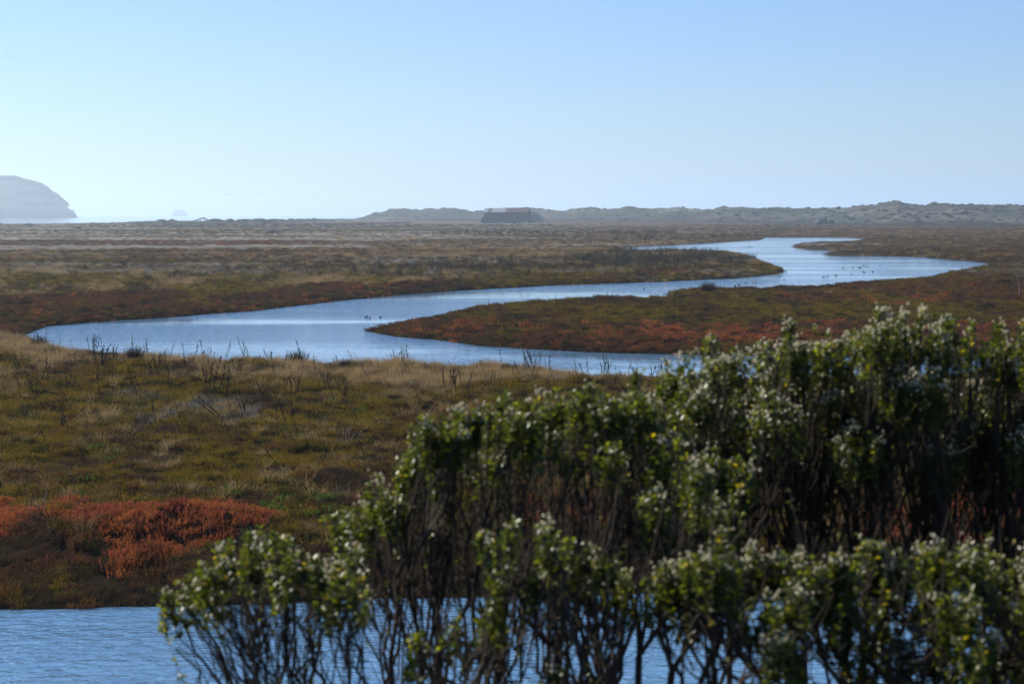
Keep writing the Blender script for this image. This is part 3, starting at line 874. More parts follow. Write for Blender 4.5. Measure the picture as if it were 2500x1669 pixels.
# broken shed at the far end: bare rafters over a sagging wall
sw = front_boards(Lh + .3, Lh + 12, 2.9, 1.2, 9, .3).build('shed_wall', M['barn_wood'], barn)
for k in range(15):
    xb = Lh + .3 + k * 1.08; xt = Lh + .3 + k * .62
    zt = 9.4 - max(0, k - 9) * .9; zb = 2.9 - k * .05
    q = MB(); q.slab([(xb, .5, zb), (xb + random.uniform(.65, .95), .5, zb), (xt + .52, 7, zt), (xt, 7, zt)], .12)
    o = q.build('roof_slat', M['lean_roof'], barn)
q = MB(); q.tube([(Lh + .3, 7, 9.5), (Lh + 7.0, 7, 9.1), (Lh + 14.5, 7, 2.6), (Lh + 16.5, 5, 1.2)], .16, 4)
for zz_ in (4.2, 5.6, 7.2):
    q.tube([(Lh + 1, 1.7 + (zz_ - 3) * .9, zz_), (Lh + 14.5 - (zz_ - 3) * 1.3, 1.7 + (zz_ - 3) * .9, zz_ - .3)], .09, 4)
q.build('purlin', M['frame_wood'], barn)
for k in range(8):
    q = MB(); x = Lh + 11 + k * 1.15
    q.box(x, x + random.uniform(.4, .8), .2, .35, 2.2 + random.uniform(-.2, .2) - .9, 2.2)
    o = q.build('loose_board', M['pale_wood'], barn)

# house by the dunes
HD = 1480.0
hx_, hy_, _ = at_depth(2010, 546, HD)
k_ = HD / F
house = empty('beach_house', (hx_, hy_, .6), R(4))
tag(house, 'small dark beach house with a pale deck rail at the foot of the dunes', 'house')
q = MB(); q.box(-4.3, 4.2, 0, 7, 0, 1.7); q.build('base', M['house_wall'], house)
q = MB(); q.box(-5.6, 5.6, -1.8, 7.2, 1.72, 1.92); q.build('deck', M['pale_wood'], house)
q = MB(); q.box(-2.6, 3.0, .8, 6.6, 1.93, 4.0); q.build('upper_wall', M['house_wall'], house)
q = MB(); q.slab([(-3.2, .2, 3.95), (3.5, .2, 3.95), (2.6, 3.6, 5.0), (-2.2, 3.6, 5.0)], .15); q.slab([(-2.2, 3.62, 5.0), (2.6, 3.62, 5.0), (3.5, 7.0, 3.95), (-3.2, 7.0, 3.95)], .15); q.build('roof', M['house_roof'], house)
q = MB(); q.box(2.2, 3.4, 2.6, 4.0, 4.4, 6.0); q.box(1.9, 3.7, 2.3, 4.3, 6.0, 6.2); q.build('lookout', M['house_wall'], house)
for x in (-2.0, -.5, 1.0):
    q = MB(); q.box(x, x + 1.1, .74, .78, 2.4, 3.4); w_ = q.build('window', M['window_dark'], house)
q = MB(); q.box(-4.4, -2.7, 1.2, 5.4, 1.93, 3.3); q.build('porch', M['pale_wood'], house)
for x in (-5.4, -3.2, -1.0, 1.2, 3.4, 5.4):
    q = MB(); q.tube([(x, -1.7, 1.9), (x, -1.7, 2.8)], .06, 4); q.build('rail_post', M['pale_wood'], house)
q = MB(); q.box(-5.5, 5.5, -1.75, -1.65, 2.75, 2.85); q.build('rail', M['pale_wood'], house)
for x in (-5.2, 5.2):
    q = MB(); q.tube([(x, -1.5, -.3), (x, -1.5, 1.75)], .12, 5); q.build('stilt', M['frame_wood'], house)

def far_shrub(px, py, depth, rx_, rz2, label):
    x, y, z = at_depth(px, py, depth)
    r_ = np.random.default_rng(int(abs(px) * 7 + py))
    root = empty('far_shrub', (x, y, max(z, .3)))
    tag(root, label, 'shrub')
    v, f = blob_leaves(260, int(px) + 50)
    v = v * (rx_, rx_ * .8, rz2 / .62)
    mesh_obj('foliage', v, f, M['rush'], root)
    q = MB()
    for k in range(5):
        a = r_.uniform(0, 6.28); q.tube([(0, 0, -.3), (math.cos(a) * rx_ * .3, math.sin(a) * rx_ * .3, rz2 * .5), (math.cos(a) * rx_ * .6, math.sin(a) * rx_ * .6, rz2 * .8)], [.15, .1, .05], 4)
    q.build('stem', M['bark'], root)
far_shrub(2031, 544, 1470, 2.0, 2.2, 'dark round shrub standing right beside the small beach house')
far_shrub(70, 557, 1330, 3.6, 1.9, 'dark low shrub on the far flats below the hazy headland')
far_shrub(344, 558, 1420, 2.6, 1.5, 'dark mounded shrub on the far flats left of the sea stack')
far_shrub(443, 557, 1420, 3.2, 1.5, 'dark mounded shrub on the far flats below the sea stack')
far_shrub(190, 567, 1050, 3.2, 1.2, 'nearer dark shrub on the plain between headland and sea stack')
far_shrub(-2, 559, 1400, 3.0, 1.8, 'dark shrub cut off by the left edge of the photo')
far_shrub(526, 541, 1490, 5.0, 2.2, 'hazy shrub mound just right of the ruined hut frame')

# ruined hut frame on the shore
fx_, fy_, fz_ = at_depth(494, 543, 1490)
hut = empty('hut_frame', (fx_, fy_, fz_))
tag(hut, 'bare peaked frame of a ruined hut on the far left shore', 'ruin')
mm = 1490 / F
for p0, p1 in (((-28, 1), (2, 12.5)), ((2, 12.5), (18, 5))):
    q = MB(); q.slab([(p0[0] * mm, -2, p0[1] * mm), (p1[0] * mm, -2, p1[1] * mm), (p1[0] * mm, 2, p1[1] * mm), (p0[0] * mm, 2, p0[1] * mm)], .55); q.build('rafter', M['frame_wood'], hut)
for x, h in ((-12, 6.5), (-5, 9.0), (4, 11.0), (9, 8.6)):
    q = MB(); q.tube([(x * mm, 0, -1), (x * mm, 0, h * mm)], .28, 5); q.build('post', M['frame_wood'], hut)

# ------------------------------------------------------------------ ducks
mats(duck_dark=((.022, .020, .020), .55, .3, 20), duck_bill=((.12, .11, .09), .5, .1, 20), bird_dark=((.035, .035, .035), .7, .2, 10))
def loft(secs, n=8):
    """secs: (x, z, half width, half height)"""
    v = []; f = []
    for x, z, wy, hz2 in secs:
        for j in range(n):
            a = 2 * math.pi * j / n
            v.append((x, wy * math.cos(a), z + hz2 * math.sin(a)))
    for i in range(len(secs) - 1):
        for j in range(n):
            f.append((i * n + j, i * n + (j + 1) % n, (i + 1) * n + (j + 1) % n, (i + 1) * n + j))
    f.append(tuple(range(n))[::-1]); f.append(tuple(range((len(secs) - 1) * n, len(secs) * n)))
    return v, f
def make_duck():
    root = empty('duck', (0, 0, 0))
    v, f = loft([(-.27, .13, .01, .01), (-.20, .10, .05, .03), (-.10, .06, .10, .08), (.02, .05, .115, .095), (.12, .05, .10, .085), (.18, .07, .06, .06), (.21, .08, .01, .015)])
    mesh_obj('body', v, f, M['duck_dark'], root, True)
    q = MB(); q.tube([(.13, 0, .10), (.17, 0, .18), (.165, 0, .25), (.185, 0, .285)], [.05, .036, .032, .04], 7)
    q.ball((.195, 0, .295), (.055, .04, .043), 8, 6)
    q.build('head', M['duck_dark'], root, True)
    q = MB(); q.add([(.24, -.018, .295), (.24, .018, .295), (.305, .016, .275), (.305, -.016, .275), (.24, 0, .27), (.30, 0, .268)], [(0, 1, 2, 3), (0, 4, 1), (1, 4, 5, 2), (0, 3, 5, 4), (3, 2, 5)])
    q.build('bill', M['duck_bill'], root)
    q = MB()
    for s in (-1, 1):
        q.add([(.10, s * .10, .09), (-.05, s * .118, .10), (-.22, s * .03, .125), (-.05, s * .105, .05), (.02, s * .07, .155)], [(0, 1, 3), (1, 2, 3), (0, 4, 1), (4, 2, 1)])
    q.build('wing', M['duck_dark'], root)
    return root
ducks = [
 (894, 775, 0, 1.0, 'leftmost of the three ducks off the red tip of the middle marsh spit'),
 (903, 777, 250, .9, 'middle of the three ducks off the red tip of the middle marsh spit'),
 (928.5, 775, 0, .8, 'rightmost of the three ducks off the red tip of the middle marsh spit'),
 (1573, 705, 180, .9, 'lone duck in the channel left of the dark round rush clump'),
 (1483, 716.5, 90, .8, 'lone small duck close to the grassy bank left of the rush clump'),
 (1795, 698, 0, 1.0, 'leftmost duck of the string close to the bank right of the rush clump'),
 (1804, 695.5, 0, 1.1, 'second duck of the string close to the bank right of the rush clump'),
 (1820, 692.5, 0, 1.0, 'third duck of the string close to the bank right of the rush clump'),
 (1839, 690.5, 120, .9, 'left one of two ducks at the head of the bank string'),
 (1845.6, 692, 60, .9, 'right one of two ducks at the head of the bank string'),
 (1902, 675.5, 180, .8, 'low dark duck right under the tip of the left reed spit'),
 (1914, 683, 90, 1.0, 'upright duck by itself just below the tip of the reed spit'),
 (2009, 676.5, 0, .9, 'leftmost of three ducks near the bright water on the right'),
 (2015, 676.7, 90, .9, 'middle of three ducks near the bright water on the right'),
 (2020.7, 674.5, 20, .9, 'rightmost of three ducks near the bright water on the right'),
 (2040, 672.7, 0, 1.1, 'single duck right of the three on the bright water'),
 (2078, 670.3, 80, 1.0, 'single duck halfway along the bright water band on the right'),
 (2059, 655, 180, 1.0, 'leftmost duck of the far flock on the open water'),
 (2070, 655, 90, .6, 'small second duck of the far flock on the open water'),
 (2082.5, 653.4, 170, .9, 'third duck of the far flock, left of its crowded middle'),
 (2096.6, 653.4, 0, .7, 'duck left of the raised winged one in the far flock'),
 (2100.5, 653.2, 200, 1.2, 'largest duck in the middle of the far flock'),
 (2106, 648, 0, .9, 'leftmost duck of the top row of the far flock'),
 (2111, 648.6, 90, .8, 'second duck of the top row of the far flock'),
 (2114, 650.5, 180, .7, 'duck just below the top row of the far flock'),
 (2118, 650, 0, .6, 'smallest duck at the right end of the top row'),
 (2149, 648.7, 40, .7, 'duck far right of the flock, on its own'),
 (2107, 663.4, 0, 1.0, 'left one of the pair below the far flock'),
 (2111, 665, 180, .8, 'right one of the pair below the far flock'),
 (2131.4, 663.2, 180, 1.0, 'single duck to the right of the pair below the far flock'),
 (1749, 606, 0, 1.2, 'duck in the far channel above the right end of the rushes'),
 (1827, 603, 0, 1.2, 'left one of two ducks in the middle of the far bend'),
 (1834, 603, 180, 1.2, 'right one of two ducks in the middle of the far bend'),
 (1722, 606, 180, 1.1, 'left one of two ducks behind the rushes in the far channel'),
 (1734, 606, 0, 1.1, 'right one of two ducks behind the rushes in the far channel')]
dk0 = make_duck()
for i, (a, b, yaw, s, lb) in enumerate(ducks):
    o = dk0 if i == 0 else copy_tree(dk0)
    x, y = on_ground(a, b, 0.0)
    o.location = (float(x), float(y), 0.0); o.rotation_euler = (0, 0, R(yaw)); s *= .64; o.scale = (s, s, s)
    tag(o, lb, 'duck', 'ducks on the river')

# ------------------------------------------------------------------ birds in the air
def make_bird(up):
    root = empty('bird', (0, 0, 0))
    v, f = loft([(-.24, 0, .05, .008), (-.14, 0, .045, .035), (.0, 0, .06, .055), (.10, .01, .045, .045), (.16, .02, .034, .034), (.20, .02, .012, .012)], 7)
    mesh_obj('body', v, f, M['bird_dark'], root, True)
    for s in (-1, 1):
        st_ = [(0, .05, 0), (0, .32, up * .22), (-.05, .62, up * .20 - .05)]
        v = []; 
        for (xx_, yy_, z2), c_ in zip(st_, (.20, .15, .03)):
            v += [(xx_ + c_ * .55, s * yy_, z2 + .01), (xx_ - c_ * .45, s * yy_, z2 + .01), (xx_ + c_ * .55, s * yy_, z2 - .012), (xx_ - c_ * .45, s * yy_, z2 - .012)]
        f = []
        for i in (0, 4):
            f += [(i, i + 1, i + 5, i + 4), (i + 2, i + 6, i + 7, i + 3), (i, i + 4, i + 6, i + 2), (i + 1, i + 3, i + 7, i + 5)]
        f += [(8, 9, 11, 10)]
        mesh_obj('wing', v, f, M['bird_dark'], root)
    return root
b_up, b_flat, b_dn = make_bird(1.0), make_bird(.15), make_bird(-.8)
used_b = set()
def bird(src, px, py, depth, yaw, roll, lb, grp):
    o = src if src.name not in used_b else copy_tree(src)
    used_b.add(src.name)
    o.location = tuple(at_depth(px, py, depth)); o.rotation_euler = (R(roll), 0, R(yaw))
    tag(o, lb, 'bird', grp)
g0 = 'distant flock over the left horizon'
lab0 = ['faint bird at the left end of the distant flock', 'highest bird of the distant flock, near its left end', 'third bird from the left in the distant flock', 'faint bird in the middle of the distant flock row', 'lowest bird in the tight middle of the distant flock', 'bird at the right of the flock row tight middle', 'bird ending the flock row on the right', 'faint low bird below the left part of the flock',
 'lower left bird of the pair right of the flock', 'upper right bird of the pair right of the flock', 'left bird of the close pair halfway to the barn', 'right bird of the close pair halfway to the barn', 'single bird just right of the close pair', 'single far bird above the start of the dunes']
for i, (a, b) in enumerate([(473, 468.5), (529, 464.7), (543, 474), (553, 475.6), (560, 477), (565, 475), (577, 480.5), (505.5, 492.4), (634, 475.6), (639, 474), (760, 480), (764.6, 480.5), (778, 482), (853.6, 493.4)]):
    bird((b_up, b_flat, b_dn)[i % 3], a, b, 950, (70, 20, 110, 45)[i % 4], (0, 15, -12)[i % 3], lab0[i], g0)
g1 = 'birds high at the top left'
bird(b_flat, 16.6, 135.8, 560, 80, 24, 'middle bird of three high at the top left', g1)
bird(b_flat, 39, 143.5, 560, 85, 28, 'rightmost bird of three high at the top left, wings spread', g1)
bird(b_flat, 3, 141, 700, 70, 10, 'bird at the very left edge of the sky', g1)
g2 = 'birds high at the top right'
bird(b_flat, 1901.6, 96.8, 800, 60, 0, 'faint leftmost bird of three high at the top right', g2)
bird(b_flat, 1910.6, 96.5, 700, 80, 5, 'middle bird of three high at the top right', g2)
bird(b_up, 1923, 97, 560, 75, 40, 'largest bird at the top right with one wing raised', g2)
bird(b_flat, 110, 536, 1500, 75, 10, 'single low bird in front of the headland base', g1)

# ------------------------------------------------------------------ dead stalks on the marsh
def stalk_mesh(r_, lean, h, nst, spread):
    """stems and their seed clusters, rooted at the origin"""
    st_ = MB(); sd_ = MB()
    for k in range(nst):
        hh = h * r_.uniform(.65, 1.0) if k else h
        bx_, by_ = r_.normal(0, spread * .35, 2) if nst > 1 else (0, 0)
        ln_ = lean + r_.normal(0, .17)
        bend = r_.normal(0, .06)
        n = 7
        pts = np.array([(bx_ + ln_ * hh * (u ** 1.15) + bend * hh * math.sin(3 * u), by_ + r_.normal(0, .02), -.05 + hh * u * math.sqrt(max(.1, 1 - .5 * ln_ * ln_))) for u in np.linspace(0, 1, n)])
        st_.tube(pts, np.linspace(.010, .005, n), 4)
        m_ = int(10 + 14 * hh)
        for j in range(m_):
            u = r_.uniform(.35, 1.0) * (n - 1); i = min(int(u), n - 2); q = pts[i] + (pts[i + 1] - pts[i]) * (u - i)
            off = r_.normal(0, .013, 3)
            s = r_.uniform(.009, .019)
            a_ = q + off
            sd_.add([a_ + (s, 0, 0), a_ + (-s * .5, s, 0), a_ + (-s * .5, -s, 0), a_ + (0, 0, s * 1.7), a_ - (0, 0, s * 1.2)], [(0, 1, 3), (1, 2, 3), (2, 0, 3), (1, 0, 4), (2, 1, 4), (0, 2, 4)])
        for j in range(r_.integers(1, 4)):
            u = r_.uniform(.35, .8) * (n - 1); i = min(int(u), n - 2); q = pts[i] + (pts[i + 1] - pts[i]) * (u - i)
            dv = np.array([r_.normal(0, .1), r_.normal(0, .08), r_.uniform(.1, .3)]) * hh
            st_.tube([q, q + dv * .6, q + dv], [.006, .005, .003], 3)
    return st_, sd_
STK = {}
def make_stalk(key, lean, h, nst, spread, name):
    r_ = np.random.default_rng(hash(key) % 1000 if isinstance(key, int) else sum(map(ord, key)))
    root = empty(name, (0, 0, 0))
    a, b = stalk_mesh(r_, lean, h, nst, spread)
    a.build('stem', M['stalk'], root); tag(b.build('seed_cluster', M['stalk'], root), kind='stuff')
    STK[key] = [root, False]
def put_stalk(key, x, y, h, rz, label, cat, grp=None):
    root, used = STK[key]
    o = copy_tree(root) if used else root
    STK[key][1] = True
    z = float(height(np.array([x]), np.array([y]))[0])
    o.location = (float(x), float(y), z + .02); o.rotation_euler = (0, 0, rz); o.scale = (h, h, h)
    tag(o, label, cat, grp)
    if grp: o['stalk_key'] = key
    return o
LATER = []
for k in range(5):
    make_stalk('single%d' % k, (-.05, .04, -.22, .18, -.4)[k], 1.0, 1, 0, 'dead_stalk')
for k in range(5):
    make_stalk('clump%d' % k, (-.08, .05, -.15, .1, -.2)[k], 1.0, (4, 6, 5, 7, 3)[k], .7, 'dead_stalk_clump')
make_stalk('lean', -.95, 1.0, 5, .35, 'leaning_stalk_bundle')
make_stalk('lean1', -.75, 1.0, 1, 0, 'leaning_stalk')
make_stalk('fan', .02, 1.0, 9, .55, 'dead_stalk_clump')
def at_base(px, py):
    x, y = on_ground(px, py, .5)
    return float(x), float(y)
def hpx(py, npx):
    return npx * at_base(0, py)[1] / F
special = [
 ('single2', 170, 1061, 95, 'thick dark dead stalk leaning left, alone at the left of the near marsh'),
 ('lean', 545, 1021, 78, 'bundle of dark dead stalks leaning far left in the middle of the near marsh'),
 ('lean1', 682, 1138, 108, 'long lone dead stalk leaning left, nearest of the near marsh'),
 ('lean1', 592, 1012, 46, 'short lone dead stalk leaning left just right of the leaning bundle'),
 ('clump1', 509, 972, 112, 'tallest clump of dark dead stalks standing above the leaning bundle'),
 ('clump0', 383, 932, 70, 'clump of four dark stalks left of the tallest clump'),
 ('clump4', 319, 967, 86, 'sparse stalk clump below the bank at the left'),
 ('clump2', 560, 950, 45, 'short dense stalk clump right of the tallest clump'),
 ('fan', 1112, 966, 70, 'wide fan of dead stalks before the dry grass in the middle'),
 ('lean', 1056, 994, 48, 'flattened stalk bundle leaning left under the wide fan'),
 ('lean1', 943, 1009, 42, 'short leaning stalk left of the flattened bundle'),
 ('clump3', 803, 943, 52, 'dense stalk clump at the left edge of the golden grass'),
 ('clump2', 650, 890, 40, 'stalk clump on the bank just below the water'),
 ('clump1', 1506, 948, 52, 'stalk clump on the bank beside the big bush'),
 ('clump3', 1600, 920, 50, 'stalk clump half behind the crown of the big bush'),
 ('clump0', 1290, 925, 60, 'tall thin stalks at the right end of the golden grass'),
 ('lean', 1955, 758, 34, 'dark stalk bundle leaning left on the marsh above the big bush'),
 ('lean1', 1995, 768, 14, 'small twig leaning left under the bundle above the big bush'),
 ('clump1', 2410, 772, 34, 'dark stalk clump on the grey flat at the far right'),
 ('clump4', 2350, 755, 40, 'pair of thin stalks left of the stalk clump at far right'),
 ('single2', 2345, 760, 36, 'single thin stalk on the flat at far right'),
 ('single3', 885, 985, 30, 'single short stalk below the golden grass'),
 ('clump0', 690, 1030, 75, 'thin tangled stalks right of the lone leaning stalk top'),
 ('single0', 392, 1060, 105, 'tall single stalk on the near marsh left of the leaning bundle'),
 ('single2', 125, 1118, 80, 'faint thin stalk below the thick dark one'),
 ('clump2', 72, 978, 76, 'stalk pair at the left edge of the near marsh'),
 ('single1', 252, 985, 105, 'tall single stalk right of the stalk pair at the left edge')]
for key, a, b, npx, lb in special:
    x, y = at_base(a, b)
    put_stalk(key, x, y, hpx(b, npx), 0.0, lb, 'dead plant')
r_ = np.random.default_rng(77)
bank_spots = [(95, 838), (150, 850), (182, 852), (238, 860), (255, 862), (365, 868), (398, 872), (412, 876), (455, 880), (590, 880), (606, 884), (745, 884), (826, 884), (958, 893), (1063, 892), (1180, 900), (1230, 898), (1440, 915), (1480, 918), (1530, 914), (1560, 922), (1640, 925), (1690, 925)]
for i, (a, b) in enumerate(bank_spots):
    x, y = at_base(a, b)
    LATER.append((put_stalk(('single%d' % (i % 4)) if i % 3 else ('clump%d' % (i % 5)), x, y, hpx(b, r_.uniform(28, 62)), r_.uniform(-.5, .5), 'dead stalks on the near bank standing up against the water', 'dead plant', 'dead stalks along the near river bank'), a, b))
for i in range(125):
    a = r_.uniform(-60, 1650); b = 870 + 270 * r_.uniform() ** 1.9 + (25 if a > 1200 else 0)
    x, y = at_base(a, b)
    LATER.append((put_stalk(('single%d' % r_.integers(0, 5)) if r_.uniform() < .55 else ('clump%d' % r_.integers(0, 5)), x, y, hpx(b, r_.uniform(26, 74)), r_.uniform(-.6, .6), 'dark dead stalks scattered over the near marsh below the river', 'dead plant', 'dead stalks scattered over the near marsh'), a, b))
for i in range(22):
    a = r_.uniform(1130, 1640); b = (742 if a < 1250 else 733) + r_.uniform(0, 25)
    x, y = at_base(a, b)
    LATER.append((put_stalk(('single%d' % r_.integers(0, 5)), x, y, hpx(b, r_.uniform(14, 34)), r_.uniform(-.6, .6), 'thin dead stalks along the far edge of the middle marsh spit', 'dead plant', 'dead stalks on the middle spit'), a, b))
for i in range(60):
    a = r_.uniform(100, 1500); b = 648 + r_.uniform(0, 36) - max(0, a - 1000) * .012
    x, y = at_base(a, b)
    if float(shore(np.array([x]), np.array([y]))[0]) < 1: continue
    LATER.append((put_stalk(('clump%d' % r_.integers(0, 5)) if r_.uniform() < .6 else 'lean', x, y, hpx(b, r_.uniform(14, 30)), r_.uniform(-.6, .6), 'dark dead stalks on the far side of the river', 'dead plant', 'dead stalks beyond the river'), a, b))
for i in range(26):
    a = r_.uniform(1650, 2520); b = r_.uniform(745, 800)
    x, y = at_base(a, b)
    LATER.append((put_stalk(('clump4', 'single2', 'single4', 'lean1')[i % 4], x, y, hpx(b, r_.uniform(12, 32)), r_.uniform(-.6, .6), 'thin dead stalks on the flat behind the big bush', 'dead plant', 'dead stalks behind the big bush'), a, b))
for i in range(14):
    a = r_.uniform(2300, 2520); b = 650 + r_.uniform(3, 22)
    x, y = at_base(a, b)
    LATER.append((put_stalk(('clump4', 'single0', 'single1')[i % 3], x, y, hpx(b, r_.uniform(10, 22)), r_.uniform(-.6, .6), 'thin dead stalks by the right tip of the river', 'dead plant', 'dead stalks by the right tip of the river'), a, b))

# every scattered stalk gets a label of its own: what it looks like, and which landmark it stands by
LM = {'dead stalks scattered over the near marsh': [(170, 1040, 'the thick lone stalk at left'), (530, 1000, 'the left leaning bundle'), (660, 1110, 'the nearest lone leaning stalk'), (495, 930, 'the tallest stalk clump'), (1105, 945, 'the wide stalk fan'), (1010, 985, 'the flattened bundle'), (310, 930, 'the sparse clump by the bank'), (60, 940, 'the stalk pair at the left edge'), (800, 915, 'the golden grass clump'), (1300, 910, 'the tall thin stalks by the bush'), (725, 870, 'the spiky rush clump'), (1500, 920, 'the stalk clump beside the bush')],
      'dead stalks along the near river bank': [(96, 830, 'the small rush clump at the river tip'), (328, 860, 'the grassy rush clump'), (725, 870, 'the spiky rush clump'), (1100, 880, 'the bank above the stalk fan'), (1560, 900, 'the bank beside the big bush')],
      'dead stalks on the middle spit': [(1000, 775, 'the red tip of the spit'), (1300, 740, 'the middle of the spit edge'), (1729, 705, 'the dark round rush clump')],
      'dead stalks beyond the river': [(60, 680, 'the flats at the left edge'), (350, 690, 'the rust bank at left'), (650, 680, 'the grass right of the pale flats'), (900, 660, 'the bank above the three ducks'), (1200, 650, 'the marsh below the barn'), (1500, 640, 'the rush bed')],
      'dead stalks behind the big bush': [(1700, 770, 'the red strip behind the bush'), (1955, 745, 'the dark leaning bundle'), (2200, 770, 'the highest bush tips'), (2400, 760, 'the stalk clump at far right')],
      'dead stalks by the right tip of the river': [(2360, 655, 'the right river tip'), (2480, 690, 'the wooden stake')]}
def looks(key, h):
    sz = 'short' if h < .55 else ('tall' if h > 1.0 else 'medium')
    kd = {'single0': 'upright stalk', 'single1': 'straight stalk', 'single2': 'left-leaning stalk', 'single3': 'right-leaning stalk', 'single4': 'strongly left-leaning stalk', 'clump0': 'stalk clump of four', 'clump1': 'dense stalk clump', 'clump2': 'left-leaning stalk clump', 'clump3': 'thick stalk clump', 'clump4': 'sparse stalk clump', 'lean': 'flattened stalk bundle', 'lean1': 'slanting stalk'}[key]
    return sz + ' dark ' + kd
sets = {}
for o, a, b in LATER:
    m0 = min(LM[o['group']], key=lambda q: abs(q[0] - a) + 2.5 * abs(q[1] - b))
    rel = ('left of' if a < m0[0] else 'right of') if abs(a - m0[0]) > 2.2 * abs(b - m0[1]) else ('beyond' if b < m0[1] else 'in front of')
    kk = o['stalk_key']; del o['stalk_key']
    sets.setdefault((looks(kk, o.scale[0]), rel + ' ' + m0[2]), []).append((a, o))
NTH = ['leftmost', 'second from left', 'third from left', 'fourth from left', 'fifth from left', 'sixth from left']
for (lk, wh), mem in sets.items():
    mem.sort(key=lambda q: q[0])
    for i, (a, o) in enumerate(mem):
        n = len(mem)
        if n == 1: o['label'] = lk + ' ' + wh
        else: o['label'] = ('rightmost ' if i == n - 1 else NTH[min(i, 5)] + ' ') + lk + ' ' + wh
        if len(o['label'].split()) > 16: o['label'] = o['label'].replace(' dark', '')

def rush_clump(px, py, npx, lb):
    x, y = at_base(px, py); s = hpx(py, npx)
    z = float(height(np.array([x]), np.array([y]))[0])
    root = empty('rush_clump', (x, y, z)); tag(root, lb, 'rush clump')
    v, f = blades(230, .40, .8, 1.1, .034, .32, .12, int(px), 3)
    mesh_obj('blade', v * s, f, M['stalk'], root)['kind'] = 'stuff'
    b2 = MB(); b2.ball((0, 0, 0), (.3 * s, .3 * s, .12 * s)); b2.build('base', M['rush'], root)
rush_clump(1729, 714, 36, 'dark round clump of rushes at the water edge of the middle spit')
rush_clump(725, 886, 46, 'dark spiky rush clump on the near bank in front of the water')
rush_clump(96, 845, 36, 'small rush clump at the left tip of the river')
rush_clump(328, 878, 40, 'grassy rush clump on the near bank at left')
rush_clump(845, 905, 38, 'dark rush mound in the golden grass')

mats(stake_wood=((.22, .20, .18), .8, .3, 12))
x, y = at_base(2490, 724)
q = MB(); q.tube([(0, 0, -.3), (-.06, 0, .7), (-.15, .02, 1.45)], [.045, .04, .035], 6)
stake = q.build('wooden_stake', M['stake_wood']); stake.location = (x, y, float(height(np.array([x]), np.array([y]))[0]))
tag(stake, 'thin pale wooden stake leaning left on the marsh at far right', 'stake')

# ------------------------------------------------------------------ coyote bushes in the foreground
m, t, N, L, p = new_mat('coyote_leaf')
at = N.new('ShaderNodeAttribute'); at.attribute_name = 'leaf_colour'
L.new(at.outputs['Color'], p.inputs['Base Color'])
p.inputs['Roughness'].default_value = .38; p.inputs['Specular IOR Level'].default_value = .55
tr = N.new('ShaderNodeBsdfTranslucent'); gm_ = N.new('ShaderNodeMix'); gm_.data_type = 'RGBA'; gm_.blend_type = 'MULTIPLY'; gm_.inputs[0].default_value = 1; gm_.inputs[7].default_value = (1.5, 1.6, .5, 1)
L.new(at.outputs['Color'], gm_.inputs[6]); L.new(gm_.outputs[2], tr.inputs[0])
mx = N.new('ShaderNodeMixShader'); mx.inputs[0].default_value = .45
L.new(p.outputs[0], mx.inputs[1]); L.new(tr.outputs[0], mx.inputs[2]); L.new(mx.outputs[0], N['Material Output'].inputs[0])
M['leaf'] = m
m, t, N, L, p = new_mat('seed_fluff')
p.inputs['Base Color'].default_value = (.72, .66, .46, 1); p.inputs['Roughness'].default_value = .9
tr = N.new('ShaderNodeBsdfTranslucent'); tr.inputs[0].default_value = (.72, .66, .46, 1)
mx = N.new('ShaderNodeMixShader'); mx.inputs[0].default_value = .4
L.new(p.outputs[0], mx.inputs[1]); L.new(tr.outputs[0], mx.inputs[2]); L.new(mx.outputs[0], N['Material Output'].inputs[0])
M['fluff'] = m

def bezier(a, b, c, d, n):
    t_ = np.linspace(0, 1, n)[:, None]
    return a * (1 - t_) ** 3 + 3 * b * t_ * (1 - t_) ** 2 + 3 * c * t_ ** 2 * (1 - t_) + d * t_ ** 3
UP = np.array([0, 0, 1.0])

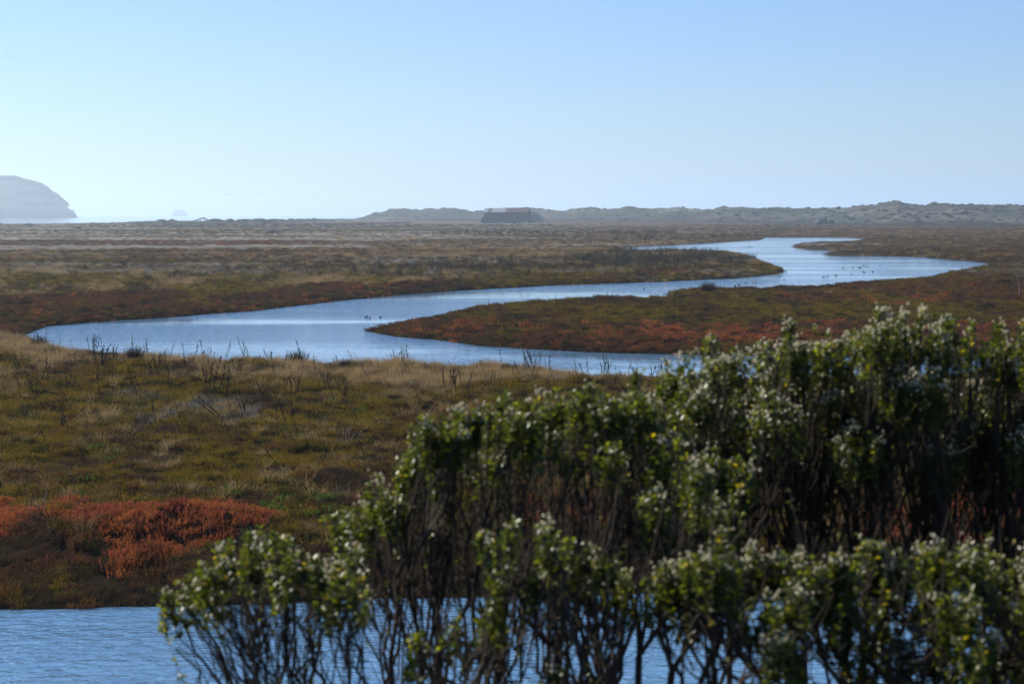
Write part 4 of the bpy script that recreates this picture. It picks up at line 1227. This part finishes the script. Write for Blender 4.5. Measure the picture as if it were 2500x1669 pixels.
def bush(label, forks, clumps, depth, seed, fluff=.4, thick=1.0, yellow=.03, extra=0, zspread=.35, deep=1.15, side=1.0):
    """forks: (px, py) where the limbs divide.  clumps: (px, py, radius px, sprigs[, depth offset])"""
    r_ = np.random.default_rng(seed)
    fk = [at_depth(a, b, depth + r_.uniform(-.15, .15)) for a, b in forks]
    rootp = np.mean(fk, axis=0); gzr = float(height(np.array([rootp[0]]), np.array([rootp[1]]))[0])
    base = np.array([rootp[0], rootp[1], gzr])
    root = empty('coyote_bush', base)
    tag(root, label, 'bush', 'coyote bushes in the foreground')
    TV, TF = [], []; nv = 0
    def tube_(pts, rad, n=4):
        nonlocal nv
        v, f = tube_arrays(np.asarray(pts) - base, np.asarray(rad, float), n)
        TV.append(v); TF.append(f + nv); nv += len(v)
    lp, ld, ln, ls, lc = [], [], [], [], []
    fl = []
    for q in fk:
        g = np.array([q[0] + r_.normal(0, .12), q[1] + r_.normal(0, .12), gzr - .2])
        pts = bezier(g, g + UP * .6, q - UP * .5 + r_.normal(0, .08, 3), q, 8)
        tube_(pts, np.linspace(.016, .012, 8) * thick, 6)
    def leaf_run(tip_pts, n, yl, size=1.0, dense=.5):
        """leaves along the last part of a twig"""
        m_ = len(tip_pts)
        tt = r_.uniform(dense, 1.0, n) * (m_ - 1)
        i = np.clip(tt.astype(int), 0, m_ - 2)
        P_ = tip_pts[i] + (tip_pts[i + 1] - tip_pts[i]) * (tt - i)[:, None]
        ax = tip_pts[i + 1] - tip_pts[i]; ax /= np.linalg.norm(ax, axis=1, keepdims=True)
        rad = r_.normal(0, 1, (n, 3)); rad -= ax * (rad * ax).sum(1, keepdims=True); rad /= np.linalg.norm(rad, axis=1, keepdims=True)
        D = rad + ax * r_.uniform(.1, 1.1, n)[:, None] + UP * .15
        D /= np.linalg.norm(D, axis=1, keepdims=True)
        Nn = ax * 1.0 - rad * .6 + r_.normal(0, .35, (n, 3))
        lp.append(P_); ld.append(D); ln.append(Nn); ls.append(r_.uniform(.012, .025, n) * size)
        u = r_.uniform(size=n)[:, None]
        c = np.array([.038, .060, .018]) * (1 - u) + np.array([.145, .155, .030]) * u
        k2 = r_.uniform(size=n) < .12; c[k2] = np.array([.24, .25, .03])
        k3 = r_.uniform(size=n) < yl; c[k3] = np.array([.50, .36, .02]) * r_.uniform(.6, 1.2, (int(k3.sum()), 1))
        lc.append(c)
    for cl in clumps:
        a, b, rp2, ns = cl[:4]
        off = cl[4] if len(cl) > 4 else 0.0
        dd = depth + off + r_.uniform(-zspread, zspread)
        if rp2 > 28:
            a += r_.normal(0, 12); b += r_.normal(0, 13); rp2 *= r_.uniform(.65, 1.3)
        C = at_depth(a, b, dd); rad = rp2 / F * dd
        q = fk[int(np.argmin([abs(f_[0] - C[0]) + r_.uniform(0, .42) for f_ in fk]))]
        nl = max(1, ns // 14)
        limbs = []
        for k in range(nl):
            e = C + r_.normal(0, .5, 3) * rad * (1, 1, .3) - UP * rad * .7
            if e[2] < q[2] + .08:
                s0 = q - UP * r_.uniform(.2, .5)
            else:
                s0 = q
            mid = s0 + (e - s0) * .45 + r_.normal(0, .05, 3) + np.array([(e - s0)[0] * .15, (e - s0)[1] * .1, 0])
            pts = bezier(s0, s0 + (mid - s0) * .7 + UP * .05, mid + UP * .05, e, 9)
            pts[1:-1] += r_.normal(0, .016, (7, 3)) + np.sin(np.linspace(0, math.pi, 9))[1:-1, None] * r_.normal(0, .045, 3)
            tube_(pts, np.linspace(.0075, .0028, 9) * thick * r_.uniform(.7, 1.35), 5)
            limbs.append(pts)
            # leafless side twigs low on the limb
            for j in range(8):
                i = r_.integers(1, 8); s1 = pts[i]
                dv = np.array([r_.normal(0, .075), r_.normal(0, .08), r_.uniform(.05, .24)])
                tw = bezier(s1, s1 + dv * .3 + r_.normal(0, .02, 3), s1 + dv * .7, s1 + dv, 5)
                tube_(tw, np.linspace(.0023, .0009, 5) * thick, 3)
                if r_.uniform() < .5:
                    leaf_run(tw, int(r_.integers(2, 9)), yellow * 3, .8, .6) if r_.uniform() < side else None
        for k in range(ns):
            lim = limbs[r_.integers(0, nl)]
            s1 = lim[r_.integers(4, 9)]
            a_ = r_.uniform(0, 2 * math.pi); rr = rad * math.sqrt(r_.uniform())
            hz2 = rad * (.5 * (1 - (rr / rad) ** 2) + r_.uniform(-deep, .1) + (r_.uniform(.1, .75) if r_.uniform() < .12 else 0))
            tip = C + np.array([rr * math.cos(a_), rr * math.sin(a_) * 1.2, hz2])
            low_pt = tip - UP * r_.uniform(.08, .17) + r_.normal(0, .02, 3) + (s1 - tip) * .12
            tw = bezier(s1, s1 + (low_pt - s1) * .5 + UP * .02, low_pt, tip, 7)
            tube_(tw, np.linspace(.0024, .0013, 7) * thick, 3)
            tl = np.linalg.norm(np.diff(tw, axis=0), axis=1).sum()
            leaf_run(tw, int(r_.integers(20, 40)), yellow, r_.uniform(.8, 1.2), max(.05, 1 - r_.uniform(.06, .14) / tl))
            if r_.uniform() < fluff * (.75 if hz2 > -.1 * rad else .10):
                for j in range(int(r_.integers(5, 13))):
                    fl.append((tip + np.array([r_.normal(0, .010), r_.normal(0, .010), r_.normal(0, .010)]), r_.uniform(.0026, .0054)))
    for k in range(extra):
        cl = clumps[r_.integers(0, len(clumps))]
        e = at_depth(cl[0] + r_.normal(0, cl[2] * .7), cl[1] + r_.uniform(.1, 1.6) * cl[2], depth + r_.uniform(-zspread, zspread) + .1)
        q = fk[int(np.argmin([abs(f_[0] - e[0]) + r_.uniform(0, .3) for f_ in fk]))]
        s1 = e + (q - e) * r_.uniform(.3, .9) + r_.normal(0, .018, 3)
        tw = bezier(s1, s1 + (e - s1) * .3 + r_.normal(0, .03, 3), s1 + (e - s1) * .7 + r_.normal(0, .03, 3), e, 7)
        tube_(tw, np.linspace(.004, .0016, 7) * thick * r_.uniform(.7, 1.3), 4)
        if r_.uniform() < .7 * side:
            leaf_run(tw, int(r_.integers(3, 14)), yellow * 2, .85, .25)
    V = np.concatenate(TV); Fq = np.concatenate(TF)
    tag(mesh_obj('branch', V, Fq, M['bark'], root, True), kind='stuff')
    P_ = np.concatenate(lp) - base; D = np.concatenate(ld); Nn = np.concatenate(ln); sz = np.concatenate(ls)[:, None]; c = np.concatenate(lc)
    W = np.cross(D, Nn); W /= np.linalg.norm(W, axis=1, keepdims=True) + 1e-9
    Nn = np.cross(W, D)
    mid = P_ + D * sz * .55
    wd = sz * .34
    verts = np.stack([P_, mid - W * wd + Nn * wd * .35, mid + W * wd + Nn * wd * .35, P_ + D * sz * 1.05 - Nn * sz * .08], 1).reshape(-1, 3)
    n = len(P_); i = np.arange(n)[:, None] * 4
    tri = np.concatenate([i + np.array([0, 1, 3]), i + np.array([0, 3, 2])])
    lf = mesh_obj('leaf', verts, tri, M['leaf'], root)
    color_attr(lf, 'leaf_colour', np.repeat(c, 4, axis=0))
    tag(lf, kind='stuff')
    if fl:
        Pf = np.array([f_[0] for f_ in fl]) - base; rf_ = np.array([f_[1] for f_ in fl])[:, None, None]
        oc = np.array([(1, 0, 0), (-1, 0, 0), (0, 1, 0), (0, -1, 0), (0, 0, 1.3), (0, 0, -1.3)], float)
        verts = (Pf[:, None, :] + oc[None] * rf_).reshape(-1, 3)
        tr_ = np.array([(0, 2, 4), (2, 1, 4), (1, 3, 4), (3, 0, 4), (2, 0, 5), (1, 2, 5), (3, 1, 5), (0, 3, 5)])
        Ff = (np.arange(len(Pf))[:, None, None] * 6 + tr_[None]).reshape(-1, 3)
        tag(mesh_obj('seed_head', verts, Ff, M['fluff'], root), kind='stuff')
    return root

def jit(lst, r2, n):
    return [(a, b, r2, n) for a, b in lst]
# the big bush at the right, behind the others
top_c = jit([(1648, 920), (1690, 960), (1735, 872), (1790, 890), (1850, 866), (1905, 890), (1935, 840), (2003, 862), (2060, 860), (2105, 842), (2150, 812), (2200, 815), (2255, 822), (2440, 836), (2500, 838), (2570, 830), (2640, 850), (2740, 860), (2840, 880)], 60, 34) + [(2308, 812, 40, 18), (2368, 816, 42, 18), (2312, 935, 44, 16), (2370, 940, 44, 16)] + [(1740, 825, 16, 6), (1930, 790, 16, 6), (2150, 760, 18, 7), (2198, 768, 14, 5), (2254, 762, 14, 5), (2325, 785, 14, 5), (2448, 792, 14, 5)]
mid_c = jit([(1560, 990), (1600, 1040), (1640, 1000), (1720, 990), (1800, 970), (1880, 990), (1960, 960), (2040, 960), (2120, 950), (2200, 950), (2255, 960), (2335, 1010), (2415, 985), (2470, 960), (2550, 970)], 66, 42)
low_c = jit([(1700, 1090), (1800, 1080), (1900, 1090), (2000, 1070), (2100, 1070), (2200, 1070), (2300, 1070), (2400, 1070), (2500, 1060), (2600, 1070)], 75, 40)
bush('tall bush at right thick with white seed heads, its crown against the far marsh', [(1780, 1500), (1960, 1480), (2120, 1500), (2280, 1480), (2440, 1500), (2580, 1500)], top_c + mid_c + low_c, 6.9, 201, .75, .9, .012, 480, .45, .95, .7)
top_b = jit([(1000, 1100), (1045, 1050), (1100, 1040), (1150, 1015), (1220, 1005), (1290, 990), (1350, 1000), (1420, 985), (1485, 985), (1540, 1010), (1580, 1060)], 56, 30) + [(1222, 968, 18, 5), (1440, 932, 16, 6), (1560, 900, 16, 5)]
mid_b = jit([(1080, 1115), (1160, 1100), (1250, 1080), (1330, 1070), (1420, 1070), (1500, 1085)], 60, 15)
left_b = jit([(825, 1265), (880, 1250), (915, 1195), (960, 1225), (860, 1320), (1000, 1180)], 48, 18)
bush('middle bush with dark green rounded crown left of the tall white-flecked one', [(960, 1760), (1050, 1760), (1200, 1740), (1350, 1740), (1480, 1720)], top_b + mid_b + left_b, 6.2, 202, .16, .9, .015, 100, .35, .75, .35)
bush('leafy green bush in front of the left flank of the tall bush', [(1640, 1640), (1560, 1600)], jit([(1620, 1125), (1690, 1150), (1750, 1120), (1790, 1180), (1590, 1215), (1660, 1235), (1750, 1250)], 56, 24) + [(1640, 1085, 18, 5)], 5.8, 203, .3, .9, .015, 50, .35, .9, .5)
bush('low central bush of thin stems with scattered leafy tufts over the water', [(1100, 1800), (1230, 1780), (1350, 1790), (1460, 1760)], jit([(1185, 1305), (1245, 1292), (1310, 1300), (1345, 1325)], 34, 11) + jit([(1215, 1435), (1280, 1405), (1350, 1392), (1410, 1395), (1470, 1350), (1510, 1395), (1420, 1335)], 36, 11) + jit([(1045, 1560), (1105, 1525), (1170, 1495)], 34, 8) + jit([(1340, 1625), (1420, 1655), (990, 1650)], 34, 4), 5.4, 204, .12, 1.0, .03, 120, .3, .5, .12)
bush('lowest bush at the left with bare fanning stems over the creek water', [(640, 1850), (720, 1850), (800, 1850), (900, 1840)], jit([(412, 1450)], 20, 7) + jit([(450, 1425), (490, 1395), (530, 1372), (570, 1352), (605, 1335), (645, 1335), (685, 1338), (725, 1352), (765, 1366), (805, 1385), (845, 1400)], 36, 10) + jit([(505, 1435), (560, 1415), (620, 1400), (680, 1402), (740, 1420), (800, 1440), (860, 1450)], 38, 5) + [(605, 1302, 16, 5), (695, 1315, 16, 5), (415, 1570, 18, 1)], 5.6, 205, .28, .8, .05, 60, .35, .45, .12)
top_d = jit([(1640, 1440), (1700, 1400), (1760, 1350), (1830, 1390), (1900, 1400), (1980, 1390), (2050, 1370), (2130, 1350), (2200, 1365), (2280, 1345), (2350, 1365), (2430, 1365), (2500, 1375), (2580, 1370), (2680, 1390), (2780, 1400)], 54, 30)
mid_d = jit([(1720, 1470), (1840, 1470), (1940, 1470), (2040, 1455), (2140, 1450), (2240, 1450), (2340, 1455), (2440, 1460), (2540, 1460)], 60, 22)
low_d = jit([(2080, 1560), (2180, 1560), (2280, 1560), (2380, 1550), (2480, 1560), (2330, 1640), (2440, 1640), (2540, 1620), (1900, 1580)], 60, 18)
bush('nearest bush at the lower right with pale tips and a dark tangle of stems', [(1740, 1720), (1900, 1740), (2080, 1740), (2240, 1740), (2400, 1740), (2540, 1740)], top_d + mid_d + low_d + [(1765, 1300, 16, 6)], 5.2, 206, .32, .95, .02, 130, .35, .8, .4)
# prototypes that no thing uses any more
for k_, (o_, u_) in STK.items():
    if not u_:
        for ch in list(o_.children): bpy.data.objects.remove(ch)
        bpy.data.objects.remove(o_)
